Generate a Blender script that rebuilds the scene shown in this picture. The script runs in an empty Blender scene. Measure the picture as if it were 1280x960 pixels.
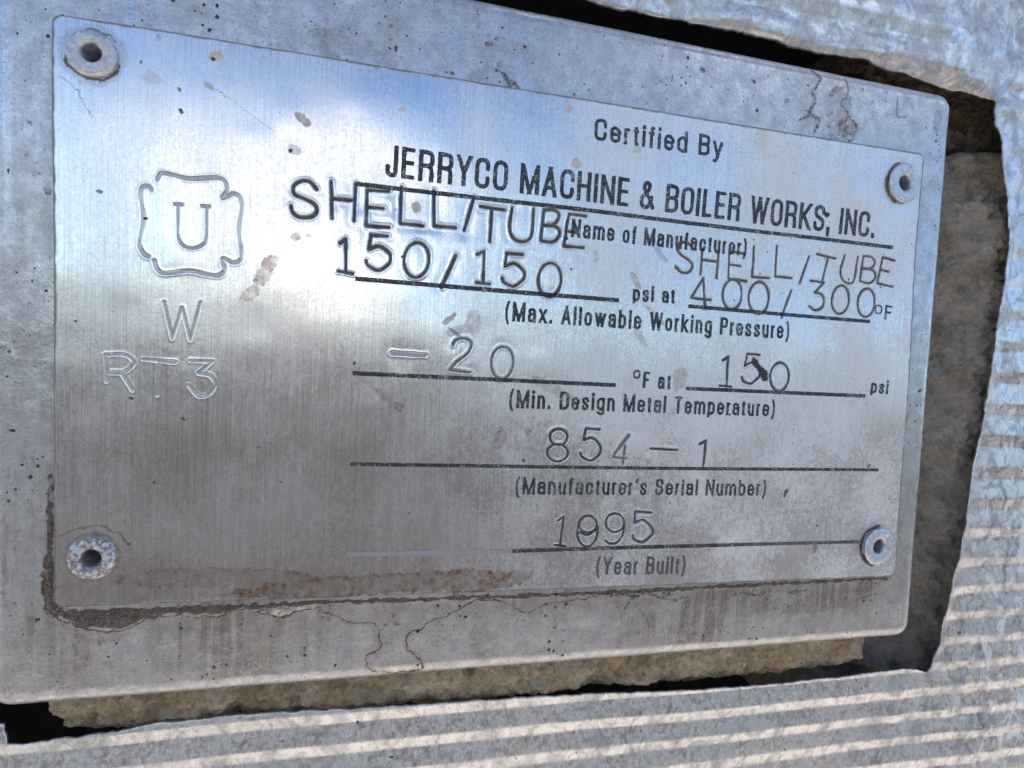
import bpy, bmesh, math, random
import numpy as np
from mathutils import Matrix, Vector

# ------------------------------------------------------------------ camera, sky, sun, exposure
# Everything is laid out in millimetres on the nameplate: u to the right, v up, w out of the plate.
MM = 0.001
HEIGHT = 1.25                                   # metres above the ground
TILT = (Matrix.Translation((0, 0, HEIGHT))
        @ Matrix.Rotation(math.radians(1.8), 4, 'X')
        @ Matrix.Rotation(math.radians(-3.3), 4, 'Y'))

scene = bpy.context.scene
col = scene.collection
cam = bpy.data.cameras.new('camera')
cam.sensor_width = 36.0
cam.lens = 36.0 * 700.0 / 1280.0
cam.clip_start = 0.01
cam.clip_end = 4000.0
cam_ob = bpy.data.objects.new('camera', cam)
col.objects.link(cam_ob)
right = Vector((0.9757, -0.2136, 0.0497))       # camera axes in (u, -w, v)
down = Vector((0.0379, -0.0592, -0.9975))
fwd = Vector((0.2160, 0.9751, -0.0497))
rot = Matrix((right, -down, -fwd)).transposed().to_4x4()
cam_ob.matrix_world = TILT @ Matrix.Translation(Vector((-27.6606, -93.326, -1.8363)) * MM) @ rot
scene.camera = cam_ob

SUN_EL, SUN_AZ = math.radians(48.0), math.radians(45.0)   # azimuth measured from +Y (behind the plate) towards +X
world = bpy.data.worlds.new('World')
scene.world = world
world.use_nodes = True
wn = world.node_tree
sky = wn.nodes.new('ShaderNodeTexSky')
sky.sky_type = 'NISHITA'
sky.sun_disc = False
sky.sun_elevation = SUN_EL
sky.sun_rotation = SUN_AZ
sky.air_density = 0.9
sky.dust_density = 0.5
sky.ozone_density = 6.0
# broken white cloud over the whole sky
tc = wn.nodes.new('ShaderNodeTexCoord')
mpw = wn.nodes.new('ShaderNodeMapping')
mpw.inputs['Location'].default_value = (52, 55, 20)
mpw.inputs['Scale'].default_value = (1, 1, 1.5)
wn.links.new(tc.outputs['Generated'], mpw.inputs['Vector'])
cn = wn.nodes.new('ShaderNodeTexNoise')
cn.inputs['Scale'].default_value = 2.2
cn.inputs['Detail'].default_value = 5
cn.inputs['Roughness'].default_value = 0.5
wn.links.new(mpw.outputs[0], cn.inputs['Vector'])
cr_ = wn.nodes.new('ShaderNodeMapRange')
cr_.interpolation_type = 'SMOOTHSTEP'
cr_.inputs['From Min'].default_value = 0.54
cr_.inputs['From Max'].default_value = 0.62
cr_.inputs['To Max'].default_value = 0.9
wn.links.new(cn.outputs['Fac'], cr_.inputs['Value'])
cm = wn.nodes.new('ShaderNodeMix')
cm.data_type = 'RGBA'
cm.inputs[7].default_value = (8.0, 8.0 * .985, 8.0 * .96, 1)
wn.links.new(cr_.outputs[0], cm.inputs[0])
wn.links.new(sky.outputs[0], cm.inputs[6])
wn.links.new(cm.outputs[2], wn.nodes['Background'].inputs[0])
wn.nodes['Background'].inputs[1].default_value = 0.15
sun = bpy.data.lights.new('sun', 'SUN')
sun.energy = 4.5
sun.angle = math.radians(0.5)
sun.color = (1.0, 0.95, 0.87)
sun_ob = bpy.data.objects.new('sun', sun)
col.objects.link(sun_ob)
sd = Vector((math.sin(SUN_AZ) * math.cos(SUN_EL), math.cos(SUN_AZ) * math.cos(SUN_EL), math.sin(SUN_EL)))
sun_ob.rotation_euler = sd.to_track_quat('Z', 'Y').to_euler()
vs = scene.view_settings
vs.view_transform = 'Standard'
vs.look = 'None'
vs.exposure = 1.02
vs.gamma = 1.0
vs.use_curve_mapping = False
scene.cycles.max_bounces = 8

# ------------------------------------------------------------------ measured marks (mm on the plate)
STROKES = [(0.5,0.3,0.95,[(-39.67,22.61),(-39.85,22.79),(-40.02,22.99),(-40.19,23.2),(-40.37,23.38),(-40.55,23.53),(-40.74,23.64),(-40.94,23.69),(-41.16,23.7),(-41.39,23.68),(-41.61,23.64),(-41.82,23.57),(-42.02,23.49),(-42.21,23.39),(-42.4,23.26),(-42.59,23.12),(-42.75,22.96),(-42.89,22.79),(-42.98,22.62),(-43.04,22.44),(-43.08,22.24),(-43.08,22.04),(-43.05,21.84),(-42.98,21.65),(-42.88,21.49),
(-42.71,21.36),(-42.48,21.25),(-42.22,21.16),(-41.93,21.07),(-41.65,20.98),(-41.39,20.89),(-41.14,20.79),(-40.88,20.7),(-40.62,20.6),(-40.37,20.5),(-40.15,20.39),(-39.97,20.27),(-39.83,20.13),(-39.7,19.98),(-39.6,19.82),(-39.53,19.65),(-39.5,19.49),(-39.5,19.32),(-39.54,19.15),(-39.61,18.97),(-39.72,18.78),(-39.86,18.61),(-40.02,18.45),(-40.21,18.32),(-40.44,18.22),(-40.71,18.13),(-41.01,18.07),
(-41.32,18.02),(-41.6,18.0),(-41.86,18.0),(-42.08,18.04),(-42.3,18.11),(-42.5,18.21),(-42.68,18.32),(-42.84,18.45),(-42.97,18.58),(-43.08,18.72),(-43.15,18.89),(-43.2,19.07),(-43.24,19.25),(-43.28,19.43),(-43.33,19.61)]),(0.5,0.3,0.95,[(-37.52,24.0),(-37.23,18.39)]),(0.5,0.3,0.95,[(-33.83,24.11),(-33.89,18.34)]),(0.5,0.3,0.95,[(-37.33,21.4),(-33.93,21.53)]),(0.5,0.3,0.95,[(-28.68,23.52),
(-32.08,23.34),(-32.03,17.74),(-28.46,17.85)]),(0.5,0.3,0.95,[(-32.06,20.72),(-29.47,20.75)]),(0.5,0.3,0.95,[(-26.75,24.44),(-26.72,18.66),(-23.05,18.62)]),(0.5,0.3,0.95,[(-21.56,24.39),(-21.32,18.79),(-17.76,18.81)]),(0.5,0.3,0.95,[(-14.98,24.02),(-16.31,18.58)]),(0.5,0.3,0.95,[(-13.79,22.72),(-9.67,22.53)]),(0.5,0.3,0.95,[(-11.89,22.63),(-11.96,17.06)]),(0.5,0.3,0.95,[(-8.41,23.07),
(-8.47,22.61),(-8.53,22.13),(-8.6,21.66),(-8.65,21.19),(-8.69,20.75),(-8.7,20.35),(-8.69,19.98),(-8.67,19.64),(-8.62,19.32),(-8.56,19.03),(-8.47,18.76),(-8.35,18.52),(-8.2,18.3),(-8.02,18.1),(-7.82,17.92),(-7.6,17.78),(-7.37,17.67),(-7.14,17.59),(-6.9,17.55),(-6.63,17.54),(-6.36,17.56),(-6.09,17.62),(-5.84,17.7),(-5.63,17.81),(-5.44,17.93),(-5.28,18.04),(-5.13,18.19),(-5.01,18.39),(-4.9,18.67),
(-4.82,19.06),(-4.76,19.59),(-4.74,20.24),(-4.73,20.97),(-4.74,21.75),(-4.74,22.52),(-4.74,23.25)]),(0.5,0.3,0.95,[(-2.94,23.23),(-3.23,18.03)]),(0.5,0.3,0.95,[(-2.94,23.23),(-2.62,23.25),(-2.28,23.28),(-1.95,23.31),(-1.63,23.33),(-1.33,23.33),(-1.08,23.29),(-0.86,23.23),(-0.66,23.13),(-0.49,23.02),(-0.36,22.88),(-0.27,22.72),(-0.24,22.54),(-0.26,22.32),(-0.34,22.05),(-0.46,21.76),(-0.62,21.47),
(-0.82,21.22),(-1.04,21.02),(-1.31,20.9),(-1.63,20.82),(-1.98,20.77),(-2.35,20.74),(-2.71,20.7),(-3.06,20.66)]),(0.5,0.3,0.95,[(-3.06,20.66),(-2.65,20.66),(-2.22,20.69),(-1.79,20.71),(-1.38,20.72),(-1.01,20.7),(-0.71,20.63),(-0.46,20.52),(-0.25,20.36),(-0.08,20.17),(0.04,19.96),(0.1,19.75),(0.11,19.53),(0.05,19.29),(-0.08,19.01),(-0.26,18.73),(-0.48,18.46),(-0.74,18.23),(-1.01,18.07),
(-1.32,17.98),(-1.67,17.95),(-2.05,17.96),(-2.45,17.99),(-2.85,18.02),(-3.23,18.03)]),(0.5,0.3,0.95,[(4.57,22.94),(1.53,22.97),(0.94,17.48),(4.43,17.54)]),(0.5,0.3,0.95,[(1.25,20.06),(2.92,20.01)]),(0.5,0.3,0.95,[(-35.9,14.63),(-35.05,15.41),(-34.87,10.09)]),(0.5,0.3,0.95,[(-36.02,10.23),(-33.84,10.01)]),(0.5,0.3,0.95,[(-28.64,16.4),(-31.25,16.36),(-31.44,14.09)]),(0.5,0.3,0.95,[(-31.44,14.09),
(-31.17,14.21),(-30.89,14.36),(-30.62,14.5),(-30.35,14.62),(-30.08,14.7),(-29.81,14.71),(-29.53,14.63),(-29.24,14.48),(-28.95,14.29),(-28.68,14.07),(-28.44,13.85),(-28.26,13.65),(-28.14,13.47),(-28.07,13.27),(-28.03,13.08),(-28.03,12.89),(-28.04,12.71),(-28.06,12.53),(-28.1,12.37),(-28.15,12.22),(-28.23,12.08),(-28.32,11.95),(-28.44,11.81),(-28.58,11.67),(-28.75,11.51),(-28.95,11.34),
(-29.17,11.16),(-29.41,11.01),(-29.66,10.9),(-29.9,10.84),(-30.17,10.86),(-30.46,10.94),(-30.76,11.06),(-31.05,11.2),(-31.3,11.34),(-31.5,11.47),(-31.63,11.58),(-31.7,11.69),(-31.75,11.81),(-31.77,11.92),(-31.79,12.04),(-31.83,12.15)]),(0.5,0.3,0.95,[(-21.9,12.98),(-22.03,12.19),(-22.31,11.46),(-22.73,10.86),(-23.24,10.43),(-23.8,10.22),(-24.37,10.24),(-24.9,10.48),(-25.35,10.92),(-25.68,11.54),
(-25.87,12.27),(-25.89,13.07),(-25.76,13.86),(-25.48,14.58),(-25.07,15.18),(-24.57,15.6),(-24.01,15.82),(-23.44,15.81),(-22.91,15.58),(-22.46,15.14),(-22.12,14.52),(-21.93,13.79),(-21.9,12.98)]),(0.5,0.3,0.95,[(-17.56,14.26),(-19.67,8.9)]),(0.5,0.3,0.95,[(-13.96,14.82),(-12.81,15.42),(-12.76,10.04)]),(0.5,0.3,0.95,[(-13.91,10.16),(-11.61,10.04)]),(0.5,0.3,0.95,[(-6.25,15.45),(-8.97,15.42),
(-9.2,13.23)]),(0.5,0.3,0.95,[(-9.2,13.23),(-8.93,13.36),(-8.65,13.51),(-8.38,13.66),(-8.1,13.79),(-7.82,13.87),(-7.55,13.87),(-7.27,13.79),(-6.97,13.63),(-6.68,13.42),(-6.4,13.18),(-6.16,12.95),(-5.97,12.74),(-5.85,12.56),(-5.77,12.37),(-5.72,12.18),(-5.71,12.0),(-5.72,11.83),(-5.74,11.67),(-5.78,11.52),(-5.85,11.38),(-5.93,11.25),(-6.04,11.13),(-6.17,11.0),(-6.31,10.86),(-6.48,10.71),
(-6.67,10.53),(-6.88,10.36),(-7.1,10.2),(-7.34,10.08),(-7.57,10.01),(-7.83,10.01),(-8.12,10.06),(-8.42,10.15),(-8.7,10.26),(-8.96,10.37),(-9.15,10.48),(-9.28,10.58),(-9.37,10.7),(-9.42,10.82),(-9.45,10.95),(-9.48,11.08),(-9.53,11.2)]),(0.5,0.3,0.95,[(0.82,11.58),(0.73,10.76),(0.47,10.0),(0.07,9.37),(-0.43,8.92),(-0.99,8.69),(-1.57,8.68),(-2.13,8.91),(-2.61,9.36),(-2.98,9.98),(-3.2,10.72),
(-3.27,11.53),(-3.17,12.34),(-2.92,13.09),(-2.53,13.72),(-2.03,14.17),(-1.47,14.41),(-0.89,14.42),(-0.33,14.2),(0.15,13.76),(0.52,13.14),(0.75,12.39),(0.82,11.58)]),(0.46,0.28,0.9,[(25.37,19.66),(25.17,19.78),(24.96,19.91),(24.76,20.04),(24.55,20.16),(24.34,20.25),(24.12,20.3),(23.89,20.31),(23.63,20.29),(23.38,20.25),(23.13,20.18),(22.91,20.09),(22.74,19.99),(22.61,19.85),(22.51,19.69),
(22.43,19.5),(22.39,19.3),(22.38,19.11),(22.4,18.93),(22.47,18.75),(22.57,18.58),(22.71,18.4),(22.88,18.23),(23.06,18.07),(23.25,17.92),(23.47,17.8),(23.71,17.69),(23.98,17.59),(24.24,17.49),(24.49,17.38),(24.71,17.25),(24.91,17.1),(25.12,16.95),(25.3,16.78),(25.46,16.61),(25.57,16.43),(25.62,16.24),(25.6,16.03),(25.52,15.8),(25.39,15.56),(25.23,15.34),(25.05,15.14),(24.87,15.0),(24.67,14.9),
(24.44,14.84),(24.19,14.81),(23.94,14.81),(23.69,14.84),(23.47,14.89),(23.26,14.97),(23.07,15.1),(22.88,15.25),(22.69,15.42),(22.5,15.58),(22.32,15.73)]),(0.46,0.28,0.9,[(27.5,19.48),(27.32,14.72)]),(0.46,0.28,0.9,[(30.81,19.39),(30.65,14.41)]),(0.46,0.28,0.9,[(27.43,17.48),(30.75,17.38)]),(0.46,0.28,0.9,[(36.25,19.29),(33.06,19.59),(33.13,14.51),(36.92,14.32)]),(0.46,0.28,0.9,[(33.14,17.11),
(35.44,17.01)]),(0.46,0.28,0.9,[(38.1,20.91),(38.12,15.19),(41.69,15.28)]),(0.46,0.28,0.9,[(42.93,21.34),(43.01,15.67),(46.54,15.66)]),(0.46,0.28,0.9,[(50.03,20.0),(48.46,14.82)]),(0.46,0.28,0.9,[(51.73,20.65),(55.91,20.11)]),(0.46,0.28,0.9,[(54.28,20.37),(53.34,15.79)]),(0.46,0.28,0.9,[(57.92,20.94),(57.8,20.41),(57.67,19.86),(57.54,19.31),(57.42,18.78),(57.34,18.29),(57.31,17.86),(57.32,17.5),
(57.38,17.18),(57.46,16.9),(57.58,16.66),(57.72,16.44),(57.88,16.24),(58.07,16.06),(58.3,15.9),(58.56,15.76),(58.83,15.66),(59.09,15.6),(59.32,15.59),(59.55,15.61),(59.77,15.64),(59.98,15.7),(60.18,15.84),(60.36,16.08),(60.52,16.45),(60.63,16.98),(60.72,17.65),(60.78,18.43),(60.83,19.25),(60.88,20.07),(60.95,20.85)]),(0.46,0.28,0.9,[(62.25,21.16),(61.88,16.2)]),(0.46,0.28,0.9,[(62.25,21.16),
(62.57,21.16),(62.9,21.18),(63.23,21.19),(63.55,21.2),(63.84,21.18),(64.1,21.12),(64.33,21.02),(64.55,20.88),(64.74,20.72),(64.9,20.55),(65.01,20.36),(65.05,20.18),(65.03,19.97),(64.95,19.74),(64.82,19.51),(64.64,19.28),(64.43,19.08),(64.19,18.93),(63.9,18.84),(63.55,18.79),(63.17,18.77),(62.77,18.77),(62.38,18.77),(62.0,18.75)]),(0.46,0.28,0.9,[(62.0,18.75),(62.45,18.74),(62.92,18.74),
(63.4,18.75),(63.85,18.74),(64.25,18.69),(64.59,18.61),(64.86,18.46),(65.08,18.27),(65.26,18.05),(65.39,17.81),(65.45,17.57),(65.45,17.34),(65.37,17.11),(65.22,16.85),(65.01,16.59),(64.75,16.35),(64.46,16.15),(64.16,16.01),(63.84,15.96),(63.47,15.96),(63.08,16.01),(62.67,16.08),(62.27,16.15),(61.88,16.2)]),(0.46,0.28,0.9,[(69.71,20.93),(66.91,21.36),(66.0,16.15),(69.61,15.71)]),(0.46,0.28,0.9,[
(66.54,18.87),(68.44,18.61)]),(0.46,0.28,0.9,[(28.66,8.86),(27.99,14.2),(25.73,10.42),(29.67,10.32)]),(0.46,0.28,0.9,[(36.13,11.63),(36.04,10.86),(35.78,10.14),(35.39,9.55),(34.9,9.13),(34.34,8.92),(33.77,8.92),(33.22,9.15),(32.75,9.58),(32.39,10.17),(32.17,10.88),(32.11,11.65),(32.21,12.42),(32.46,13.13),(32.84,13.72),(33.33,14.14),(33.88,14.36),(34.45,14.36),(35.0,14.14),(35.48,13.72),
(35.84,13.12),(36.07,12.41),(36.13,11.63)]),(0.46,0.28,0.9,[(41.95,11.4),(41.84,10.55),(41.57,9.76),(41.15,9.11),(40.62,8.65),(40.02,8.41),(39.4,8.42),(38.81,8.67),(38.3,9.14),(37.91,9.8),(37.67,10.58),(37.6,11.43),(37.7,12.28),(37.97,13.05),(38.39,13.7),(38.91,14.16),(39.51,14.41),(40.13,14.41),(40.72,14.16),(41.23,13.7),(41.63,13.05),(41.87,12.26),(41.95,11.4)]),(0.46,0.28,0.9,[(46.69,13.29),
(44.91,7.97)]),(0.46,0.28,0.9,[(50.84,15.5),(53.68,15.31),(51.86,13.27)]),(0.46,0.28,0.9,[(51.86,13.27),(52.13,13.24),(52.41,13.21),(52.69,13.19),(52.96,13.15),(53.2,13.09),(53.41,12.99),(53.6,12.83),(53.76,12.64),(53.9,12.42),(54.01,12.19),(54.09,11.95),(54.12,11.73),(54.11,11.5),(54.05,11.25),(53.96,11.0),(53.84,10.76),(53.69,10.55),(53.53,10.38),(53.34,10.24),(53.11,10.12),(52.86,10.03),
(52.6,9.96),(52.34,9.93),(52.1,9.93),(51.87,9.98),(51.64,10.07),(51.42,10.19),(51.2,10.33),(50.97,10.47),(50.75,10.59)]),(0.46,0.28,0.9,[(59.62,12.24),(59.49,11.46),(59.21,10.75),(58.81,10.17),(58.32,9.76),(57.78,9.57),(57.23,9.6),(56.73,9.85),(56.3,10.3),(55.99,10.91),(55.82,11.64),(55.8,12.42),(55.93,13.2),(56.21,13.9),(56.61,14.48),(57.09,14.89),(57.63,15.09),(58.17,15.06),(58.68,14.82),
(59.11,14.37),(59.43,13.76),(59.6,13.03),(59.62,12.24)]),(0.46,0.28,0.9,[(65.58,12.04),(65.45,11.25),(65.16,10.53),(64.75,9.94),(64.25,9.53),(63.7,9.33),(63.14,9.36),(62.62,9.62),(62.19,10.07),(61.87,10.69),(61.69,11.43),(61.67,12.22),(61.8,13.01),(62.08,13.72),(62.49,14.31),(62.99,14.72),(63.54,14.92),(64.09,14.9),(64.61,14.65),(65.05,14.2),(65.38,13.57),(65.56,12.83),(65.58,12.04)]),
(0.6,0.12,0.5,[(-27.18,-2.35),(-21.81,-2.41)]),(0.42,0.16,0.85,[(-17.36,-0.51),(-17.3,-0.37),(-17.25,-0.22),(-17.19,-0.06),(-17.13,0.08),(-17.05,0.22),(-16.95,0.33),(-16.81,0.44),(-16.65,0.53),(-16.48,0.62),(-16.29,0.68),(-16.1,0.74),(-15.91,0.76),(-15.72,0.77),(-15.52,0.76),(-15.31,0.73),(-15.11,0.68),(-14.92,0.61),(-14.77,0.53),(-14.63,0.42),(-14.51,0.3),(-14.41,0.16),(-14.33,0.0),
(-14.28,-0.17),(-14.27,-0.35),(-14.29,-0.55),(-14.35,-0.77),(-14.43,-1.01),(-14.54,-1.26),(-14.68,-1.5),(-14.85,-1.73),(-15.07,-1.96),(-15.35,-2.19),(-15.65,-2.42),(-15.96,-2.65),(-16.24,-2.87),(-16.49,-3.09),(-16.7,-3.31),(-16.87,-3.53),(-17.03,-3.74),(-17.18,-3.95),(-17.33,-4.16),(-17.49,-4.38)]),(0.42,0.16,0.85,[(-17.49,-4.38),(-17.74,-4.65),(-14.21,-4.88)]),(0.42,0.16,0.85,[(-6.91,-3.08),
(-7.0,-3.87),(-7.24,-4.59),(-7.62,-5.18),(-8.08,-5.6),(-8.61,-5.81),(-9.16,-5.79),(-9.67,-5.56),(-10.12,-5.11),(-10.46,-4.51),(-10.67,-3.78),(-10.73,-3.0),(-10.63,-2.22),(-10.39,-1.5),(-10.03,-0.91),(-9.56,-0.49),(-9.04,-0.28),(-8.5,-0.29),(-7.98,-0.52),(-7.53,-0.96),(-7.18,-1.56),(-6.97,-2.29),(-6.91,-3.08)]),(0.46,0.19,1.0,[(32.93,-0.68),(33.96,0.04),(34.04,-5.5)]),(0.46,0.19,1.0,[
(32.64,-5.38),(35.04,-5.55)]),(0.46,0.19,1.0,[(40.59,0.71),(37.95,0.81),(37.62,-1.44)]),(0.46,0.19,1.0,[(37.62,-1.44),(37.87,-1.31),(38.13,-1.17),(38.38,-1.02),(38.63,-0.89),(38.89,-0.82),(39.14,-0.83),(39.4,-0.94),(39.68,-1.13),(39.95,-1.37),(40.21,-1.63),(40.44,-1.89),(40.61,-2.11),(40.74,-2.3),(40.83,-2.49),(40.89,-2.68),(40.92,-2.85),(40.92,-3.02),(40.9,-3.18),(40.85,-3.32),(40.77,-3.45),
(40.67,-3.56),(40.54,-3.68),(40.4,-3.8),(40.25,-3.92),(40.09,-4.07),(39.92,-4.25),(39.74,-4.42),(39.55,-4.58),(39.34,-4.7),(39.12,-4.78),(38.88,-4.79),(38.61,-4.75),(38.32,-4.68),(38.05,-4.59),(37.8,-4.49),(37.6,-4.39),(37.46,-4.28),(37.37,-4.15),(37.31,-4.02),(37.25,-3.88),(37.2,-3.74),(37.14,-3.6)]),(0.46,0.19,1.0,[(47.27,-3.31),(47.19,-4.08),(46.95,-4.78),(46.57,-5.36),(46.09,-5.77),
(45.54,-5.97),(44.96,-5.96),(44.41,-5.72),(43.92,-5.29),(43.54,-4.7),(43.3,-3.99),(43.22,-3.23),(43.3,-2.47),(43.53,-1.77),(43.91,-1.2),(44.39,-0.79),(44.94,-0.58),(45.51,-0.59),(46.07,-0.82),(46.56,-1.24),(46.94,-1.83),(47.18,-2.54),(47.27,-3.31)]),(0.46,0.19,1.0,[(3.46,-15.53),(3.42,-15.93),(3.25,-16.31),(2.97,-16.62),(2.6,-16.85),(2.16,-16.97),(1.71,-16.97),(1.26,-16.86),(0.87,-16.65),
(0.55,-16.35),(0.34,-15.98),(0.26,-15.58),(0.3,-15.18),(0.47,-14.81),(0.75,-14.5),(1.12,-14.27),(1.55,-14.15),(2.0,-14.14),(2.45,-14.25),(2.85,-14.46),(3.16,-14.76),(3.38,-15.13),(3.46,-15.53)]),(0.46,0.19,1.0,[(3.71,-18.32),(3.65,-18.74),(3.45,-19.14),(3.11,-19.47),(2.67,-19.71),(2.16,-19.83),(1.62,-19.84),(1.1,-19.72),(0.63,-19.49),(0.26,-19.17),(0.02,-18.78),(-0.08,-18.36),(-0.03,-17.93),
(0.17,-17.54),(0.51,-17.21),(0.94,-16.98),(1.45,-16.85),(1.99,-16.84),(2.52,-16.95),(2.98,-17.18),(3.36,-17.5),(3.6,-17.89),(3.71,-18.32)]),(0.46,0.19,1.0,[(9.38,-14.09),(6.83,-13.95),(6.46,-16.08)]),(0.46,0.19,1.0,[(6.46,-16.08),(6.72,-15.97),(6.97,-15.84),(7.23,-15.72),(7.49,-15.61),(7.75,-15.56),(8.01,-15.57),(8.27,-15.67),(8.55,-15.83),(8.83,-16.05),(9.09,-16.29),(9.32,-16.53),(9.5,-16.75),
(9.62,-16.96),(9.7,-17.18),(9.75,-17.39),(9.77,-17.61),(9.76,-17.81),(9.75,-18.0),(9.71,-18.18),(9.65,-18.35),(9.57,-18.5),(9.47,-18.65),(9.35,-18.8),(9.21,-18.94),(9.04,-19.09),(8.85,-19.25),(8.65,-19.41),(8.42,-19.55),(8.19,-19.64),(7.96,-19.68),(7.7,-19.65),(7.41,-19.56),(7.11,-19.43),(6.83,-19.29),(6.57,-19.14),(6.38,-19.01),(6.25,-18.89),(6.16,-18.77),(6.11,-18.65),(6.08,-18.53),
(6.05,-18.41),(6.0,-18.29)]),(0.7,0.4,0.8,[(15.03,-15.0),(12.58,-18.27)]),(0.46,0.22,0.85,[(12.58,-18.27),(12.26,-19.04),(14.84,-19.19)]),(0.46,0.22,0.85,[(14.42,-16.95),(14.26,-20.23)]),(0.46,0.19,1.0,[(19.36,-17.36),(24.68,-17.56)]),(0.46,0.19,1.0,[(29.24,-16.39),(30.47,-15.74),(30.28,-20.48)]),(0.46,0.19,1.0,[(2.56,-30.41),(3.58,-29.7),(3.18,-34.87)]),(0.46,0.19,1.0,[(2.11,-34.84),
(4.21,-35.03)]),(0.46,0.19,1.0,[(10.14,-32.57),(10.05,-33.36),(9.81,-34.07),(9.43,-34.64),(8.96,-35.03),(8.42,-35.21),(7.87,-35.16),(7.34,-34.89),(6.88,-34.41),(6.53,-33.77),(6.31,-33.03),(6.25,-32.23),(6.34,-31.45),(6.57,-30.75),(6.94,-30.17),(7.41,-29.78),(7.94,-29.6),(8.5,-29.64),(9.02,-29.91),(9.49,-30.38),(9.84,-31.02),(10.07,-31.77),(10.14,-32.57)]),(0.46,0.19,1.0,[(9.91,-31.16),
(9.87,-31.59),(9.69,-31.99),(9.39,-32.32),(8.99,-32.55),(8.54,-32.66),(8.05,-32.65),(7.58,-32.52),(7.16,-32.28),(6.82,-31.94),(6.6,-31.53),(6.5,-31.1),(6.55,-30.67),(6.72,-30.27),(7.02,-29.94),(7.41,-29.71),(7.87,-29.6),(8.35,-29.6),(8.83,-29.73),(9.25,-29.98),(9.59,-30.31),(9.82,-30.72),(9.91,-31.16)]),(0.46,0.19,1.0,[(6.59,-32.55),(6.86,-32.66),(7.13,-32.8),(7.41,-32.93),(7.68,-33.05),
(7.95,-33.12),(8.23,-33.13),(8.5,-33.06),(8.78,-32.92),(9.05,-32.74),(9.33,-32.54),(9.6,-32.34),(9.88,-32.16)]),(0.46,0.19,1.0,[(15.15,-31.01),(15.11,-31.49),(14.92,-31.93),(14.61,-32.29),(14.2,-32.54),(13.72,-32.67),(13.21,-32.66),(12.71,-32.52),(12.27,-32.25),(11.91,-31.88),(11.67,-31.43),(11.57,-30.95),(11.61,-30.48),(11.8,-30.04),(12.11,-29.68),(12.52,-29.43),(12.99,-29.3),(13.5,-29.3),
(14.0,-29.45),(14.45,-29.71),(14.81,-30.08),(15.05,-30.53),(15.15,-31.01)]),(0.46,0.19,1.0,[(15.17,-31.24),(15.16,-31.55),(15.16,-31.87),(15.16,-32.18),(15.15,-32.49),(15.12,-32.79),(15.04,-33.08),(14.92,-33.38),(14.77,-33.67),(14.59,-33.96),(14.39,-34.23),(14.18,-34.46),(13.97,-34.63),(13.75,-34.74),(13.49,-34.81),(13.23,-34.84),(12.98,-34.83),(12.74,-34.81),(12.53,-34.78),(12.36,-34.73),
(12.21,-34.64),(12.09,-34.54),(11.97,-34.43),(11.85,-34.31),(11.72,-34.21)]),(0.46,0.19,1.0,[(20.4,-29.23),(17.22,-28.96),(17.16,-31.09)]),(0.46,0.19,1.0,[(17.16,-31.09),(17.46,-30.98),(17.76,-30.84),(18.06,-30.7),(18.36,-30.59),(18.66,-30.54),(18.95,-30.56),(19.26,-30.69),(19.59,-30.9),(19.91,-31.17),(20.22,-31.46),(20.48,-31.74),(20.68,-31.98),(20.83,-32.19),(20.92,-32.4),(20.97,-32.59),
(20.99,-32.78),(20.99,-32.95),(20.96,-33.11),(20.91,-33.26),(20.84,-33.38),(20.73,-33.5),(20.61,-33.61),(20.47,-33.72),(20.31,-33.85),(20.14,-33.99),(19.94,-34.16),(19.73,-34.33),(19.5,-34.48),(19.27,-34.59),(19.02,-34.66),(18.75,-34.66),(18.45,-34.61),(18.14,-34.53),(17.84,-34.43),(17.57,-34.31),(17.36,-34.2),(17.22,-34.08),(17.13,-33.95),(17.06,-33.8),(17.02,-33.65),(16.98,-33.5),
(16.92,-33.35)]),(0.46,0.15,0.4,[(20.12,-29.51),(17.43,-29.24),(17.38,-31.37)]),(0.46,0.15,0.4,[(17.38,-31.37),(17.63,-31.26),(17.88,-31.12),(18.13,-30.98),(18.38,-30.87),(18.62,-30.81),(18.87,-30.84),(19.13,-30.97),(19.4,-31.19),(19.66,-31.46),(19.92,-31.75),(20.13,-32.03),(20.3,-32.26),(20.43,-32.44),(20.51,-32.6),(20.56,-32.74),(20.59,-32.87),(20.59,-32.99),(20.56,-33.1),(20.51,-33.2),
(20.42,-33.27),(20.3,-33.33),(20.17,-33.39),(20.03,-33.46),(19.89,-33.56),(19.76,-33.68),(19.62,-33.84),(19.46,-34.01),(19.31,-34.17),(19.14,-34.3),(18.96,-34.37),(18.75,-34.39),(18.52,-34.38),(18.27,-34.32),(18.04,-34.25),(17.82,-34.16),(17.65,-34.07),(17.53,-33.96),(17.44,-33.82),(17.37,-33.68),(17.32,-33.52),(17.27,-33.37),(17.2,-33.22)]),(0.44,0.13,0.28,[(-62.61,19.92),(-62.69,20.01),
(-62.77,20.12),(-62.85,20.22),(-62.93,20.32),(-63.02,20.39),(-63.12,20.42),(-63.25,20.41),(-63.39,20.38),(-63.54,20.33),(-63.69,20.25),(-63.82,20.14),(-63.91,20.01),(-63.98,19.86),(-64.02,19.7),(-64.05,19.51),(-64.06,19.28),(-64.05,19.01),(-64.04,18.68),(-63.99,18.29),(-63.91,17.82),(-63.82,17.31),(-63.73,16.77),(-63.66,16.24),(-63.63,15.74),(-63.65,15.24),(-63.72,14.73),(-63.8,14.22),
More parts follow.
